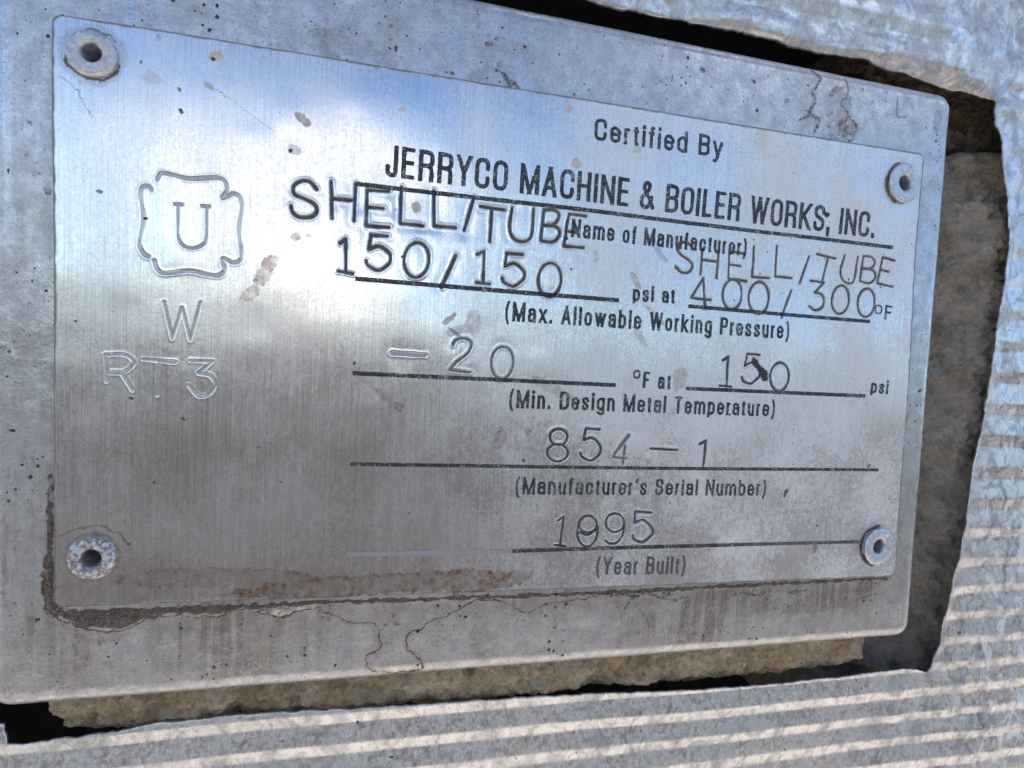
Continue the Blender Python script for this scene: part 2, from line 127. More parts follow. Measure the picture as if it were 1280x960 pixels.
(-63.89,13.74),(-63.97,13.29),(-64.02,12.9),(-64.06,12.58),(-64.09,12.31),(-64.11,12.08),(-64.12,11.88),(-64.11,11.69),(-64.07,11.49),(-64.01,11.29),(-63.92,11.09),(-63.82,10.91),(-63.7,10.74),(-63.58,10.59),(-63.48,10.46),(-63.38,10.37),(-63.28,10.32),(-63.18,10.28),(-63.09,10.25),(-62.99,10.23),(-62.89,10.19)]),(0.44,0.13,0.28,[(-62.15,9.65),(-62.08,9.42),(-62.02,9.19),(-61.96,8.95),
(-61.89,8.72),(-61.8,8.52),(-61.69,8.35),(-61.58,8.22),(-61.47,8.1),(-61.35,8.01),(-61.19,7.95),(-60.97,7.91),(-60.66,7.91),(-60.23,7.96),(-59.69,8.08),(-59.09,8.22),(-58.47,8.37),(-57.86,8.49),(-57.32,8.54),(-56.82,8.53),(-56.33,8.47),(-55.87,8.38),(-55.43,8.28),(-55.02,8.19),(-54.66,8.14),(-54.36,8.12),(-54.1,8.1),(-53.88,8.1),(-53.68,8.11),(-53.5,8.15),(-53.33,8.2),(-53.15,8.29),(-52.98,8.4),
(-52.83,8.54),(-52.7,8.69),(-52.6,8.85),(-52.54,9.01),(-52.54,9.2),(-52.59,9.41),(-52.67,9.64),(-52.76,9.86),(-52.83,10.06),(-52.88,10.23),(-52.89,10.38),(-52.91,10.51),(-52.91,10.63),(-52.88,10.73),(-52.83,10.79),(-52.73,10.82),(-52.58,10.78),(-52.38,10.69),(-52.15,10.56),(-51.9,10.43),(-51.66,10.32),(-51.45,10.27),(-51.26,10.26),(-51.08,10.28),(-50.91,10.33),(-50.75,10.4),(-50.61,10.49),
(-50.49,10.6),(-50.4,10.71),(-50.32,10.82),(-50.26,10.95),(-50.22,11.13),(-50.2,11.37),(-50.21,11.7),(-50.25,12.14),(-50.34,12.69),(-50.45,13.29),(-50.56,13.93),(-50.64,14.57),(-50.68,15.18),(-50.65,15.8),(-50.59,16.44),(-50.49,17.09),(-50.4,17.7),(-50.33,18.26),(-50.3,18.73),(-50.31,19.1),(-50.34,19.39),(-50.39,19.63),(-50.46,19.82),(-50.54,19.98),(-50.64,20.14),(-50.75,20.28),(-50.89,20.39),
(-51.04,20.48),(-51.19,20.54),(-51.35,20.57),(-51.5,20.58),(-51.64,20.55),(-51.78,20.48),(-51.91,20.38),(-52.05,20.28),(-52.19,20.17),(-52.33,20.08)]),(0.44,0.13,0.28,[(-52.25,20.17),(-52.41,20.09),(-52.59,20.0),(-52.76,19.91),(-52.92,19.83),(-53.03,19.8),(-53.09,19.83),(-53.05,19.93),(-52.94,20.09),(-52.79,20.3),(-52.63,20.52),(-52.5,20.75),(-52.43,20.97),(-52.41,21.18),(-52.44,21.41),
(-52.48,21.65),(-52.56,21.87),(-52.65,22.07),(-52.76,22.23),(-52.86,22.36),(-52.96,22.47),(-53.08,22.55),(-53.25,22.61),(-53.49,22.64),(-53.83,22.64),(-54.32,22.59),(-54.93,22.49),(-55.62,22.37),(-56.32,22.24),(-56.99,22.14),(-57.58,22.09),(-58.09,22.1),(-58.58,22.15),(-59.03,22.22),(-59.45,22.31),(-59.83,22.38),(-60.17,22.43),(-60.45,22.46),(-60.69,22.5),(-60.88,22.52),(-61.05,22.53),
(-61.2,22.51),(-61.34,22.45),(-61.47,22.35),(-61.58,22.21),(-61.66,22.04),(-61.74,21.86),(-61.82,21.68),(-61.91,21.51)]),(0.36,0.1,0.4,[(-59.06,18.02),(-59.06,17.57),(-59.06,17.12),(-59.06,16.67),(-59.06,16.22),(-59.05,15.79),(-59.05,15.39),(-59.05,15.01),(-59.05,14.64),(-59.05,14.29),(-59.04,13.96),(-59.02,13.65),(-58.98,13.37),(-58.91,13.12),(-58.82,12.89),(-58.73,12.69),(-58.61,12.5),
(-58.48,12.35),(-58.32,12.21),(-58.14,12.1),(-57.94,12.02),(-57.72,11.95),(-57.48,11.91),(-57.24,11.9),(-57.01,11.92),(-56.76,11.98),(-56.48,12.07),(-56.2,12.19),(-55.94,12.33),(-55.7,12.49),(-55.52,12.67),(-55.38,12.85),(-55.29,13.01),(-55.23,13.2),(-55.19,13.43),(-55.16,13.74),(-55.13,14.14),(-55.11,14.67),(-55.11,15.31),(-55.13,16.02),(-55.15,16.77),(-55.16,17.51),(-55.18,18.22)]),
(0.36,0.1,0.4,[(-59.54,18.17),(-58.47,18.2)]),(0.36,0.1,0.4,[(-55.89,18.27),(-54.8,18.3)]),(0.36,0.1,0.4,[(-60.77,3.66),(-59.56,-1.8),(-58.34,3.01),(-57.12,-1.87),(-55.79,4.01)]),(0.36,0.1,0.4,[(-68.38,-4.63),(-68.23,-8.55)]),(0.36,0.1,0.4,[(-68.38,-4.63),(-67.97,-4.59),(-67.53,-4.54),(-67.09,-4.49),(-66.67,-4.45),(-66.28,-4.45),(-65.94,-4.51),(-65.63,-4.63),(-65.33,-4.79),(-65.07,-5.0),
(-64.86,-5.22),(-64.71,-5.45),(-64.66,-5.67),(-64.71,-5.9),(-64.85,-6.15),(-65.06,-6.41),(-65.32,-6.66),(-65.61,-6.87),(-65.91,-7.03),(-66.24,-7.13),(-66.61,-7.18),(-67.01,-7.2),(-67.43,-7.2),(-67.85,-7.2),(-68.25,-7.21)]),(0.36,0.1,0.4,[(-66.27,-7.13),(-64.78,-9.77)]),(0.36,0.1,0.4,[(-63.46,-5.08),(-59.12,-5.29)]),(0.36,0.1,0.4,[(-61.29,-5.19),(-61.46,-10.36)]),(0.36,0.1,0.4,[(-56.98,-4.98),
(-53.93,-4.93),(-55.88,-6.86)]),(0.36,0.1,0.4,[(-55.88,-6.86),(-55.62,-6.87),(-55.35,-6.88),(-55.07,-6.88),(-54.81,-6.9),(-54.56,-6.95),(-54.35,-7.04),(-54.14,-7.2),(-53.94,-7.4),(-53.76,-7.63),(-53.61,-7.89),(-53.51,-8.15),(-53.47,-8.4),(-53.5,-8.67),(-53.59,-8.96),(-53.73,-9.26),(-53.9,-9.55),(-54.09,-9.8),(-54.28,-9.99),(-54.5,-10.14),(-54.75,-10.26),(-55.02,-10.34),(-55.29,-10.38),
(-55.56,-10.37),(-55.81,-10.3),(-56.05,-10.14),(-56.27,-9.92),(-56.49,-9.64),(-56.7,-9.33),(-56.92,-9.03),(-57.14,-8.75)])]
TEXTS = [('Certified By',(5.22,35.84),(29.96,35.91),3.75,0.3,0),('JERRYCO MACHINE & BOILER WORKS, INC.',(-29.41,25.73),(64.23,24.74),4.99,0.37,0),('(Name of Manufacturer)',(0.85,19.11),(36.57,18.86),3.15,0.26,0),('psi at',(14.22,8.97),(22.47,9.11),2.9,0.27,0),('F',(68.04,9.15),(69.67,9.06),2.88,0.24,0),('o',(65.67,10.02),(67.47,10.03),2.59,0.17,0),('(Max. Allowable Working Pressure)',
(-8.78,4.07),(46.73,4.01),3.29,0.27,0),('F at',(17.08,-6.37),(22.61,-6.49),3.01,0.27,0),('o',(15.12,-4.82),(16.59,-4.83),2.23,0.2,0),('psi',(66.07,-5.65),(70.2,-5.75),2.79,0.25,0),('(Min. Design Metal Temperature)',(-7.34,-10.72),(44.75,-10.92),3.19,0.26,0),("(Manufacturer's Serial Number)",(-5.52,-25.7),(44.0,-26.22),3.06,0.24,1),('(Year Built)',(10.21,-40.54),(27.96,-40.89),3.34,0.25,2)]
RULES = [([(-33.79,24.1),(5.65,23.94),(69.09,23.39)],0.72,0),([(-33.4,9.21),(11.64,8.93)],0.75,0),([(25.2,8.86),(64.69,8.47)],0.7,0),([(-33.25,-5.85),(11.98,-6.08)],0.7,0),([(25.71,-6.16),(64.99,-6.25)],0.7,0),([(-33.12,-20.58),(14.46,-20.97),(69.59,-21.08)],0.62,1),([(-33.11,-35.49),(-5.51,-35.64)],0.75,3),([(-5.51,-35.64),(18.54,-35.61),(40.06,-35.62)],0.7,1),([(40.06,-35.62),
(66.3,-35.77)],0.65,2)]
BLOBS = [(-46.73,9.46,2.78,1.16,62,1,0.75),(-48.93,5.62,1.83,0.92,40,1,0.6),(-54.41,40.19,0.99,0.88,0,3,0.8),(-54.62,39.69,0.33,0.33,0,2,1),(-41.81,32.6,1.29,0.59,-35,3,0.6),(-42.05,32.81,1.29,0.59,-35,1,0.8),(-55.08,35.68,0.88,0.44,-30,1,0.8),(-59.15,34.73,0.42,0.21,-60,2,0.8),(-62.86,35.66,1.48,1.05,0,1,0.3),(-42.47,14.98,0.7,0.59,0,1,0.9),(-43.08,28.08,1.17,0.7,-20,3,0.35),
(-43.65,27.89,0.34,0.29,0,2,1),(-61.92,41.6,0.32,0.65,0,1,0.6),(-64.15,37.84,0.21,0.32,0,2,0.8),(-58.88,31.66,0.21,0.42,30,2,0.9),(-69.34,18.87,0.51,0.31,-20,2,0.7),(-63.39,15.7,0.42,0.21,0,2,1),(-24.33,21.54,0.9,1.02,0,3,0.9),(-24.46,21.53,0.51,0.64,0,1,0.7),(2.29,31.63,0.87,0.87,0,3,0.8),(0.49,40.49,0.72,0.72,0,3,0.9),(-27.2,36.46,0.63,0.38,0,3,0.7),(-31.27,42.41,0.5,0.5,0,1,0.7),
(13.26,35.3,0.91,0.6,0,3,0.7),(37.67,40.54,1.51,2.35,-10,3,0.35),(-18.37,3.6,1.06,0.4,45,3,1),(-17.6,4.18,0.8,0.27,60,3,1),(-16.31,2.14,2.42,0.81,20,1,0.5),(-13.95,3.61,1.21,2.16,0,1,0.5),(-17.22,1.69,1.33,0.27,-30,2,0.5),(-8.61,-15.98,1.12,1.96,-10,1,0.8),(-25.85,-11.12,0.9,0.77,-20,1,0.9),(-27.96,-9.61,2.3,0.51,-40,1,0.7),(-30.57,-7.48,2.53,0.38,-45,1,0.5),(-3.73,-14.79,0.71,0.57,0,1,0.7),
(-5.21,-13.7,1.99,0.28,-35,1,0.4),(0.16,-7.02,4.37,1.02,-25,1,0.45),(-14.55,-6.88,4.09,1.64,-20,1,0.2),(24.38,-4.37,1.44,2.24,-8,3,0.7),(24.38,-4.37,1.44,2.24,-8,1,0.3),(40.04,-1.03,1.54,0.69,-45,2,1),(41.74,-2.92,1.55,0.86,-55,2,1),(18.35,18.7,3.43,0.62,-48,1,0.5),(14.59,12.74,1.84,0.61,-60,1,0.6),(6.85,16.29,0.58,1.16,0,1,0.4),(16.0,2.89,2.17,0.62,-50,1,0.5),(18.86,6.64,2.51,0.47,-40,1,0.5),
(53.1,28.16,0.72,0.54,0,2,1),(-66.07,-34.19,3.23,0.43,0,1,0.2),(56.06,-36.89,0.56,0.93,0,1,1),(48.38,-25.8,0.36,1.08,-25,2,0.9),(11.39,-20.99,1.22,0.31,0,3,0.4),(-27.05,-40.67,25.48,1.79,1.8,1,0.95),(-52.72,-38.62,15.5,1.67,-2,1,0.8),(-12.29,-40.84,10.83,1.85,2,1,0.9),(-68.12,-40.5,9.81,1.74,0,1,0.6),(-59.5,-37.49,9.08,2.95,0,1,0.34),(36.19,-41.03,19.57,2.85,3,1,0.2),
(26.51,-34.45,7.49,3.66,-10,1,0.22),(32.16,-43.82,28.57,1.25,2,1,0.25),(-72.37,-35.22,3.13,6.26,0,1,0.25),(68.05,-42.0,5.89,0.98,2,2,0.25),(68.74,43.67,1.14,0.95,0,1,0.8),(-44.38,-0.51,9.6,7.2,0,1,0.08),(-57.01,7.19,2.2,1.76,0,1,0.12)]
TIDES_AND_GAP_SHADE = [([(-74.38,-31.67),(-74.1,-31.57),(-73.83,-31.49),(-73.56,-31.4),(-73.28,-31.3),(-72.99,-31.19),(-72.69,-31.07),(-72.37,-30.93),(-72.05,-30.79),(-71.72,-30.65),(-71.38,-30.54),(-71.04,-30.44),(-70.7,-30.34),(-70.35,-30.26),(-70.0,-30.21),(-69.65,-30.19),(-69.29,-30.21),(-68.93,-30.26),(-68.57,-30.33),(-68.22,-30.43),(-67.89,-30.54),(-67.58,-30.66),(-67.27,-30.8),(-66.98,-30.96),
(-66.7,-31.14),(-66.44,-31.33),(-66.2,-31.54),(-65.98,-31.77),(-65.77,-32.01),(-65.59,-32.26),(-65.43,-32.49),(-65.3,-32.73),(-65.2,-32.96),(-65.12,-33.19),(-65.05,-33.42),(-64.96,-33.66)],0.28,1,0.9),([(-72.46,-30.71),(-72.38,-30.55),(-72.3,-30.4),(-72.22,-30.24),(-72.13,-30.09),(-72.04,-29.96),(-71.92,-29.85),(-71.79,-29.75),(-71.66,-29.66),(-71.53,-29.57),(-71.39,-29.47)],0.25,1,0.6),([
(-75.23,-30.78),(-75.16,-31.1),(-75.07,-31.42),(-74.99,-31.74),(-74.93,-32.07),(-74.9,-32.4),(-74.92,-32.74),(-74.98,-33.09),(-75.06,-33.44),(-75.14,-33.79),(-75.21,-34.14)],0.3,1,0.5),([(-63.53,-36.73),(-62.79,-36.78),(-62.04,-36.82),(-61.29,-36.87),(-60.56,-36.94),(-59.87,-37.06),(-59.25,-37.26),(-58.7,-37.52),(-58.15,-37.8),(-57.57,-38.05),(-56.88,-38.21),(-56.05,-38.28),(-55.11,-38.27),
(-54.13,-38.22),(-53.19,-38.17),(-52.34,-38.17),(-51.64,-38.21),(-51.04,-38.26),(-50.48,-38.33),(-49.9,-38.41),(-49.25,-38.5),(-48.52,-38.6),(-47.74,-38.72),(-46.94,-38.84),(-46.12,-38.97),(-45.31,-39.07),(-44.52,-39.17),(-43.72,-39.28),(-42.92,-39.37),(-42.11,-39.43),(-41.3,-39.44),(-40.5,-39.4),(-39.69,-39.31),(-38.87,-39.18),(-38.06,-39.06),(-37.24,-38.94)],0.5,1,0.5),([(-37.25,-38.65),
(-36.33,-38.65),(-35.43,-38.65),(-34.51,-38.65),(-33.56,-38.64),(-32.57,-38.61),(-31.47,-38.53),(-30.28,-38.4),(-29.07,-38.27),(-27.95,-38.18),(-26.99,-38.18),(-26.26,-38.29),(-25.73,-38.49),(-25.27,-38.73),(-24.76,-38.96),(-24.09,-39.13),(-23.22,-39.2),(-22.22,-39.21),(-21.15,-39.21),(-20.09,-39.23),(-19.1,-39.31),(-18.19,-39.49),(-17.31,-39.75),(-16.46,-40.02),(-15.63,-40.24),(-14.81,-40.33),
(-14.01,-40.25),(-13.23,-40.03),(-12.46,-39.75),(-11.71,-39.51),(-10.97,-39.38),(-10.26,-39.41),(-9.59,-39.53),(-8.92,-39.69),(-8.21,-39.85),(-7.42,-39.95),(-6.47,-39.96),(-5.37,-39.91),(-4.25,-39.85),(-3.25,-39.84),(-2.5,-39.91),(-2.03,-40.09),(-1.77,-40.36),(-1.65,-40.67),(-1.62,-40.99),(-1.61,-41.29),(-1.66,-41.56),(-1.79,-41.82),(-1.98,-42.08),(-2.18,-42.34),(-2.36,-42.6)],0.22,1,0.6),([
(-26.54,-39.25),(-26.47,-39.7),(-26.39,-40.16),(-26.31,-40.62),(-26.26,-41.03),(-26.26,-41.38),(-26.3,-41.64),(-26.4,-41.84),(-26.51,-41.99),(-26.64,-42.13),(-26.75,-42.3)],0.18,1,0.5),([(-74.5,34.42),(-74.12,34.17),(-73.72,33.92),(-73.32,33.68),(-72.95,33.42),(-72.64,33.14),(-72.4,32.86),(-72.22,32.56),(-72.07,32.26),(-71.9,31.92),(-71.69,31.54),(-71.41,31.12),(-71.1,30.64),(-70.76,30.15),
(-70.42,29.64),(-70.09,29.14)],0.14,1,0.8),([(-55.48,36.06),(-54.78,35.73),(-54.07,35.41),(-53.36,35.09),(-52.67,34.75),(-52.02,34.38),(-51.41,33.97),(-50.85,33.53),(-50.31,33.07),(-49.76,32.62),(-49.18,32.2),(-48.56,31.82),(-47.91,31.46),(-47.26,31.11),(-46.6,30.76),(-45.94,30.41)],0.16,1,0.5),([(-39.02,-1.21),(-38.16,-1.93),(-37.31,-2.64),(-36.45,-3.37),(-35.56,-4.09),(-34.64,-4.82),
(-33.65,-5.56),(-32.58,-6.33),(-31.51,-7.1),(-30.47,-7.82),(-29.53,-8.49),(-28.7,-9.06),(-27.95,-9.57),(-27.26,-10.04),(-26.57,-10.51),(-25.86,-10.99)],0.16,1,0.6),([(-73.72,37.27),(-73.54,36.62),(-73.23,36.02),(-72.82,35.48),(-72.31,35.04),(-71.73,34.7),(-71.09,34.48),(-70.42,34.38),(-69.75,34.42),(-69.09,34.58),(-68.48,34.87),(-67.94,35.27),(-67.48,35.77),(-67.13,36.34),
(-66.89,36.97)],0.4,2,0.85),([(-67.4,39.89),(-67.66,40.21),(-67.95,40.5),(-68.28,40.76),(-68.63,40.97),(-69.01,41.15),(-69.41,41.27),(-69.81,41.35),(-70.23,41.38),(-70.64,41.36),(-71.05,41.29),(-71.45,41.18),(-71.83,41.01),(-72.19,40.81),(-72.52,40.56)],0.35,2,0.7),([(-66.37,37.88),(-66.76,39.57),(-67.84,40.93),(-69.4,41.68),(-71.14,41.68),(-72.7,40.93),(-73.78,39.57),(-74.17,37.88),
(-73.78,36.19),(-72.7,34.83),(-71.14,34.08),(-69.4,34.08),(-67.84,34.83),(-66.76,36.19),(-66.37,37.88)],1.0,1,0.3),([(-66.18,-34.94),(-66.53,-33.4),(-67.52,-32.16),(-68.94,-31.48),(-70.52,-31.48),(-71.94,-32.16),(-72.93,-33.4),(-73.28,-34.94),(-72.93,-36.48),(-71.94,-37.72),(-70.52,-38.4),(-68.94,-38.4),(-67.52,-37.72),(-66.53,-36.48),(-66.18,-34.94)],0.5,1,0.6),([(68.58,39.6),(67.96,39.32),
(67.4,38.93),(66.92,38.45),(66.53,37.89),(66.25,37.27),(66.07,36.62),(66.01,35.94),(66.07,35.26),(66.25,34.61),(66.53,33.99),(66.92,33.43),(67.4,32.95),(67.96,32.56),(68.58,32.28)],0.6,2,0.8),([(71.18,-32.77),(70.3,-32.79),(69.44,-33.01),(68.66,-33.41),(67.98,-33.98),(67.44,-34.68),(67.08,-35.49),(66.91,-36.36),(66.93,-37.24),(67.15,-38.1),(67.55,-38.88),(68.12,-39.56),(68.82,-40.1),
(69.63,-40.46),(70.5,-40.63)],0.7,2,0.9)]  # black arcs beside the rivets paint in the gap shadow under their heads
PAD_TIDES = [([(-37.12,-45.16),(-36.65,-45.34),(-36.18,-45.52),(-35.72,-45.7),(-35.24,-45.9),(-34.73,-46.12),(-34.21,-46.39),(-33.67,-46.7),(-33.11,-47.02),(-32.53,-47.32),(-31.9,-47.54),(-31.18,-47.66),(-30.37,-47.68),(-29.55,-47.69),(-28.81,-47.76),(-28.26,-47.96),(-27.92,-48.36),(-27.75,-48.9),(-27.67,-49.51),(-27.63,-50.09),(-27.55,-50.58),(-27.4,-50.96),(-27.22,-51.29),(-27.06,-51.57),
(-27.0,-51.84),(-27.08,-52.12),(-27.38,-52.4),(-27.87,-52.66),(-28.42,-52.92),(-28.93,-53.19),(-29.28,-53.48),(-29.46,-53.81),(-29.55,-54.18),(-29.56,-54.55),(-29.51,-54.9),(-29.42,-55.2),(-29.29,-55.44),(-29.12,-55.64),(-28.89,-55.82),(-28.58,-55.99),(-28.16,-56.15),(-27.61,-56.32),(-26.94,-56.49),(-26.19,-56.65),(-25.4,-56.77),(-24.63,-56.86),(-23.81,-56.91),(-22.91,-56.94),(-22.01,-56.93),
(-21.23,-56.86),(-20.66,-56.72),(-20.31,-56.49),(-20.12,-56.17),(-20.07,-55.8),(-20.14,-55.4),(-20.31,-54.99),(-20.65,-54.56),(-21.19,-54.1),(-21.79,-53.62),(-22.34,-53.13),(-22.72,-52.63),(-22.91,-52.09),(-23.01,-51.51),(-23.01,-50.94),(-22.92,-50.42),(-22.74,-50.02),(-22.39,-49.75),(-21.87,-49.6),(-21.3,-49.51),(-20.75,-49.42),(-20.33,-49.29),(-20.1,-49.1),(-19.99,-48.88),(-19.92,-48.66),
(-19.8,-48.45),(-19.53,-48.24),(-19.07,-48.05),(-18.49,-47.87),(-17.84,-47.69),(-17.18,-47.51),(-16.58,-47.3),(-16.05,-47.08),(-15.54,-46.85),(-15.04,-46.6),(-14.55,-46.36),(-14.05,-46.11),(-13.55,-45.86),(-13.05,-45.58),(-12.55,-45.31),(-12.03,-45.08),(-11.49,-44.91),(-10.91,-44.81),(-10.3,-44.76),(-9.67,-44.75),(-9.03,-44.78),(-8.4,-44.84),(-7.77,-44.93),(-7.14,-45.06),(-6.51,-45.22),
(-5.87,-45.42),(-5.23,-45.66),(-4.58,-46.0),(-3.92,-46.44),(-3.26,-46.89),(-2.6,-47.25),(-1.96,-47.41),(-1.31,-47.31),(-0.67,-47.01),(-0.04,-46.62),(0.59,-46.24),(1.19,-45.97),(1.75,-45.84),(2.26,-45.76),(2.77,-45.72),(3.33,-45.69),(3.97,-45.65),(4.73,-45.6),(5.58,-45.56),(6.48,-45.52),(7.37,-45.47),(8.22,-45.39),(9.01,-45.26),(9.79,-45.09),(10.55,-44.91),(11.3,-44.75),(12.02,-44.63),
(12.72,-44.56),(13.39,-44.5),(14.05,-44.48),(14.73,-44.49),(15.44,-44.55),(16.21,-44.66),(17.01,-44.83),(17.83,-45.03),(18.65,-45.24),(19.47,-45.44)],0.28,1,0.78),([(13.1,-44.68),(14.01,-44.78),(14.94,-44.89),(15.87,-45.0),(16.76,-45.08),(17.56,-45.11),(18.22,-45.07),(18.78,-44.95),(19.3,-44.82),(19.86,-44.74),(20.53,-44.77),(21.36,-44.96),(22.28,-45.28),(23.25,-45.63),(24.24,-45.96),
(25.2,-46.18),(26.13,-46.27),(27.06,-46.27),(27.99,-46.24),(28.92,-46.18),(29.86,-46.16)],0.51,2,1),([(16.73,-47.67),(16.99,-47.29),(17.23,-46.9),(17.48,-46.51),(17.76,-46.16),(18.1,-45.85),(18.51,-45.58),(18.97,-45.34),(19.47,-45.14),(20.0,-44.99),(20.54,-44.92),(21.13,-44.96),(21.77,-45.11),(22.42,-45.3),(23.05,-45.47),(23.62,-45.53),(24.13,-45.48),(24.58,-45.36),(25.02,-45.2),(25.44,-45.02),
(25.88,-44.87)],0.595,2,0.8999999999999999),([(39.71,-45.87),(40.08,-45.79),(40.44,-45.69),(40.81,-45.61),(41.19,-45.55),(41.59,-45.56),(42.02,-45.66),(42.47,-45.83),(42.94,-46.04),(43.4,-46.21),(43.86,-46.3),(44.3,-46.3),(44.74,-46.23),(45.17,-46.12),(45.61,-46.0),(46.04,-45.9)],0.765,2,1),([(51.98,-46.01),(52.38,-45.97),(52.79,-45.93),(53.19,-45.88),(53.59,-45.84),(53.97,-45.79),(54.33,-45.75),
(54.67,-45.7),(55.01,-45.66),(55.34,-45.61),(55.68,-45.56)],0.68,2,0.8999999999999999),([(50.1,-47.34),(49.6,-47.4),(49.04,-47.45),(48.51,-47.5),(48.1,-47.59),(47.88,-47.74),(47.89,-48.02),(48.08,-48.4),(48.4,-48.81),(48.77,-49.14),(49.14,-49.31),(49.51,-49.26),(49.94,-49.04),(50.39,-48.75),(50.86,-48.5),(51.33,-48.41),(51.78,-48.56),(52.23,-48.86),(52.69,-49.21),(53.18,-49.48),(53.72,-49.55),
(54.32,-49.37),(54.97,-49.01),(55.66,-48.57),(56.35,-48.09),(57.03,-47.67)],0.255,2,0.75),([(19.73,-47.83),(20.07,-48.23),(20.42,-48.65),(20.77,-49.06),(21.1,-49.45),(21.37,-49.82),(21.6,-50.15),(21.77,-50.45),(21.93,-50.73),(22.07,-51.01),(22.23,-51.3)],0.51,2,0.75),([(67.73,-47.64),(68.45,-47.49),(69.2,-47.35),(69.94,-47.21),(70.65,-47.02),(71.3,-46.75),(71.91,-46.36),(72.5,-45.87),
(73.03,-45.34),(73.49,-44.86),(73.86,-44.49),(74.1,-44.28),(74.23,-44.16),(74.3,-44.11),(74.35,-44.06),(74.43,-43.99)],0.2,1,0.6),([(-20.09,-55.0),(-19.73,-55.06),(-19.35,-55.1),(-18.98,-55.15),(-18.64,-55.23),(-18.38,-55.35),(-18.2,-55.52),(-18.1,-55.75),(-18.03,-55.99),(-17.98,-56.25),(-17.9,-56.49)],0.12,1,0.6),([(-76.39,-42.78),(-76.01,-43.17),(-75.65,-43.56),(-75.27,-43.95),(-74.84,-44.33),
(-74.31,-44.72),(-73.66,-45.12),(-72.92,-45.54),(-72.11,-45.95),(-71.28,-46.3),(-70.45,-46.58),(-69.6,-46.78),(-68.71,-46.92),(-67.82,-46.99),(-66.96,-47.0),(-66.15,-46.92),(-65.44,-46.71),(-64.8,-46.37),(-64.18,-45.98),(-63.56,-45.62),(-62.9,-45.34),(-62.18,-45.17),(-61.42,-45.05),(-60.66,-44.97),(-59.91,-44.93),(-59.2,-44.91),(-58.57,-44.94),(-58.0,-45.02),(-57.44,-45.12),(-56.85,-45.22),
(-56.18,-45.29),(-55.39,-45.33),(-54.51,-45.36),(-53.61,-45.37),(-52.73,-45.36),(-51.97,-45.3),(-51.38,-45.15),(-50.92,-44.91),(-50.5,-44.66),(-49.98,-44.48),(-49.26,-44.44),(-48.21,-44.63),(-46.91,-44.99),(-45.53,-45.41),(-44.25,-45.78),(-43.24,-45.98),(-42.61,-45.97),(-42.24,-45.83),(-41.99,-45.61),(-41.7,-45.38),(-41.23,-45.21),(-40.55,-45.1),(-39.75,-45.0),(-38.88,-44.92),(-37.99,-44.84),
(-37.13,-44.75)],0.22,1,0.9),([(-76.05,-43.0),(-75.57,-43.51),(-75.1,-44.02),(-74.62,-44.54),(-74.12,-45.05),(-73.61,-45.57),(-73.08,-46.14),(-72.54,-46.76),(-71.99,-47.35),(-71.4,-47.86),(-70.78,-48.21),(-70.09,-48.36),(-69.33,-48.37),(-68.56,-48.27),(-67.84,-48.14),(-67.22,-48.02),(-66.75,-47.91),(-66.37,-47.77),(-66.06,-47.61),(-65.76,-47.45),(-65.43,-47.29)],0.2,1,0.35),([(-70.76,-50.28),
(-70.66,-50.44),(-70.53,-50.59),(-70.42,-50.74),(-70.36,-50.92),(-70.4,-51.14),(-70.57,-51.4),(-70.83,-51.71),(-71.15,-52.04),(-71.49,-52.37),(-71.8,-52.69)],0.2,1,0.5),([(-12.12,45.34),(-11.85,45.34),(-11.57,45.35),(-11.29,45.36),(-11.03,45.33),(-10.79,45.24),(-10.6,45.05),(-10.44,44.77),(-10.29,44.47),(-10.13,44.2),(-9.93,44.0),(-9.68,43.91),(-9.39,43.88),(-9.09,43.89),(-8.81,43.89),
(-8.59,43.85),(-8.44,43.76),(-8.34,43.64),(-8.27,43.52),(-8.21,43.38),(-8.13,43.26)],0.51,2,1),([(-10.21,44.21),(-10.02,44.05),(-9.8,43.87),(-9.59,43.7),(-9.44,43.55),(-9.37,43.43),(-9.43,43.35),(-9.57,43.3),(-9.77,43.27),(-9.98,43.24),(-10.16,43.21)],0.34,2,1),([(48.58,55.08),(48.92,54.74),(49.3,54.41),(49.66,54.08),(49.93,53.73),(50.04,53.34),(49.92,52.89),(49.61,52.39),(49.22,51.88),
(48.88,51.39),(48.69,50.95),(48.72,50.59),(48.9,50.27),(49.12,49.98),(49.31,49.66),(49.36,49.3),(49.2,48.85),(48.9,48.35),(48.57,47.83),(48.32,47.35),(48.26,46.95),(48.49,46.68),(48.92,46.5),(49.43,46.35),(49.9,46.17),(50.19,45.9),(50.27,45.53),(50.22,45.09),(50.1,44.61),(49.96,44.13),(49.86,43.66)],0.646,2,0.8999999999999999),([(46.33,45.37),(46.78,45.63),(47.23,45.92),(47.67,46.19),
(48.12,46.42),(48.56,46.56),(48.99,46.58),(49.42,46.52),(49.84,46.41),(50.26,46.29),(50.69,46.19)],0.51,2,0.8999999999999999),([(55.78,54.21),(55.91,53.69),(56.07,53.15),(56.21,52.62),(56.3,52.11),(56.29,51.63),(56.12,51.2),(55.81,50.81),(55.47,50.44),(55.2,50.07),(55.14,49.69),(55.35,49.31),(55.77,48.92),(56.26,48.54),(56.69,48.14),(56.93,47.72),(56.88,47.26),(56.63,46.77),(56.32,46.27),
(56.09,45.79),(56.07,45.37),(56.33,45.02),(56.76,44.72),(57.3,44.45),(57.86,44.18),(58.37,43.89)],0.34,2,0.8250000000000001),([(67.98,52.89),(67.97,52.11),(67.92,51.28),(67.9,50.47),(67.93,49.77),(68.07,49.27),(68.34,49.01),(68.73,48.95),(69.17,49.0),(69.63,49.07),(70.06,49.09)],0.272,2,0.75),([(69.65,53.14),(70.09,52.7),(70.53,52.26),(70.97,51.82),(71.42,51.38),(71.86,50.94)],0.3,1,0.4),([
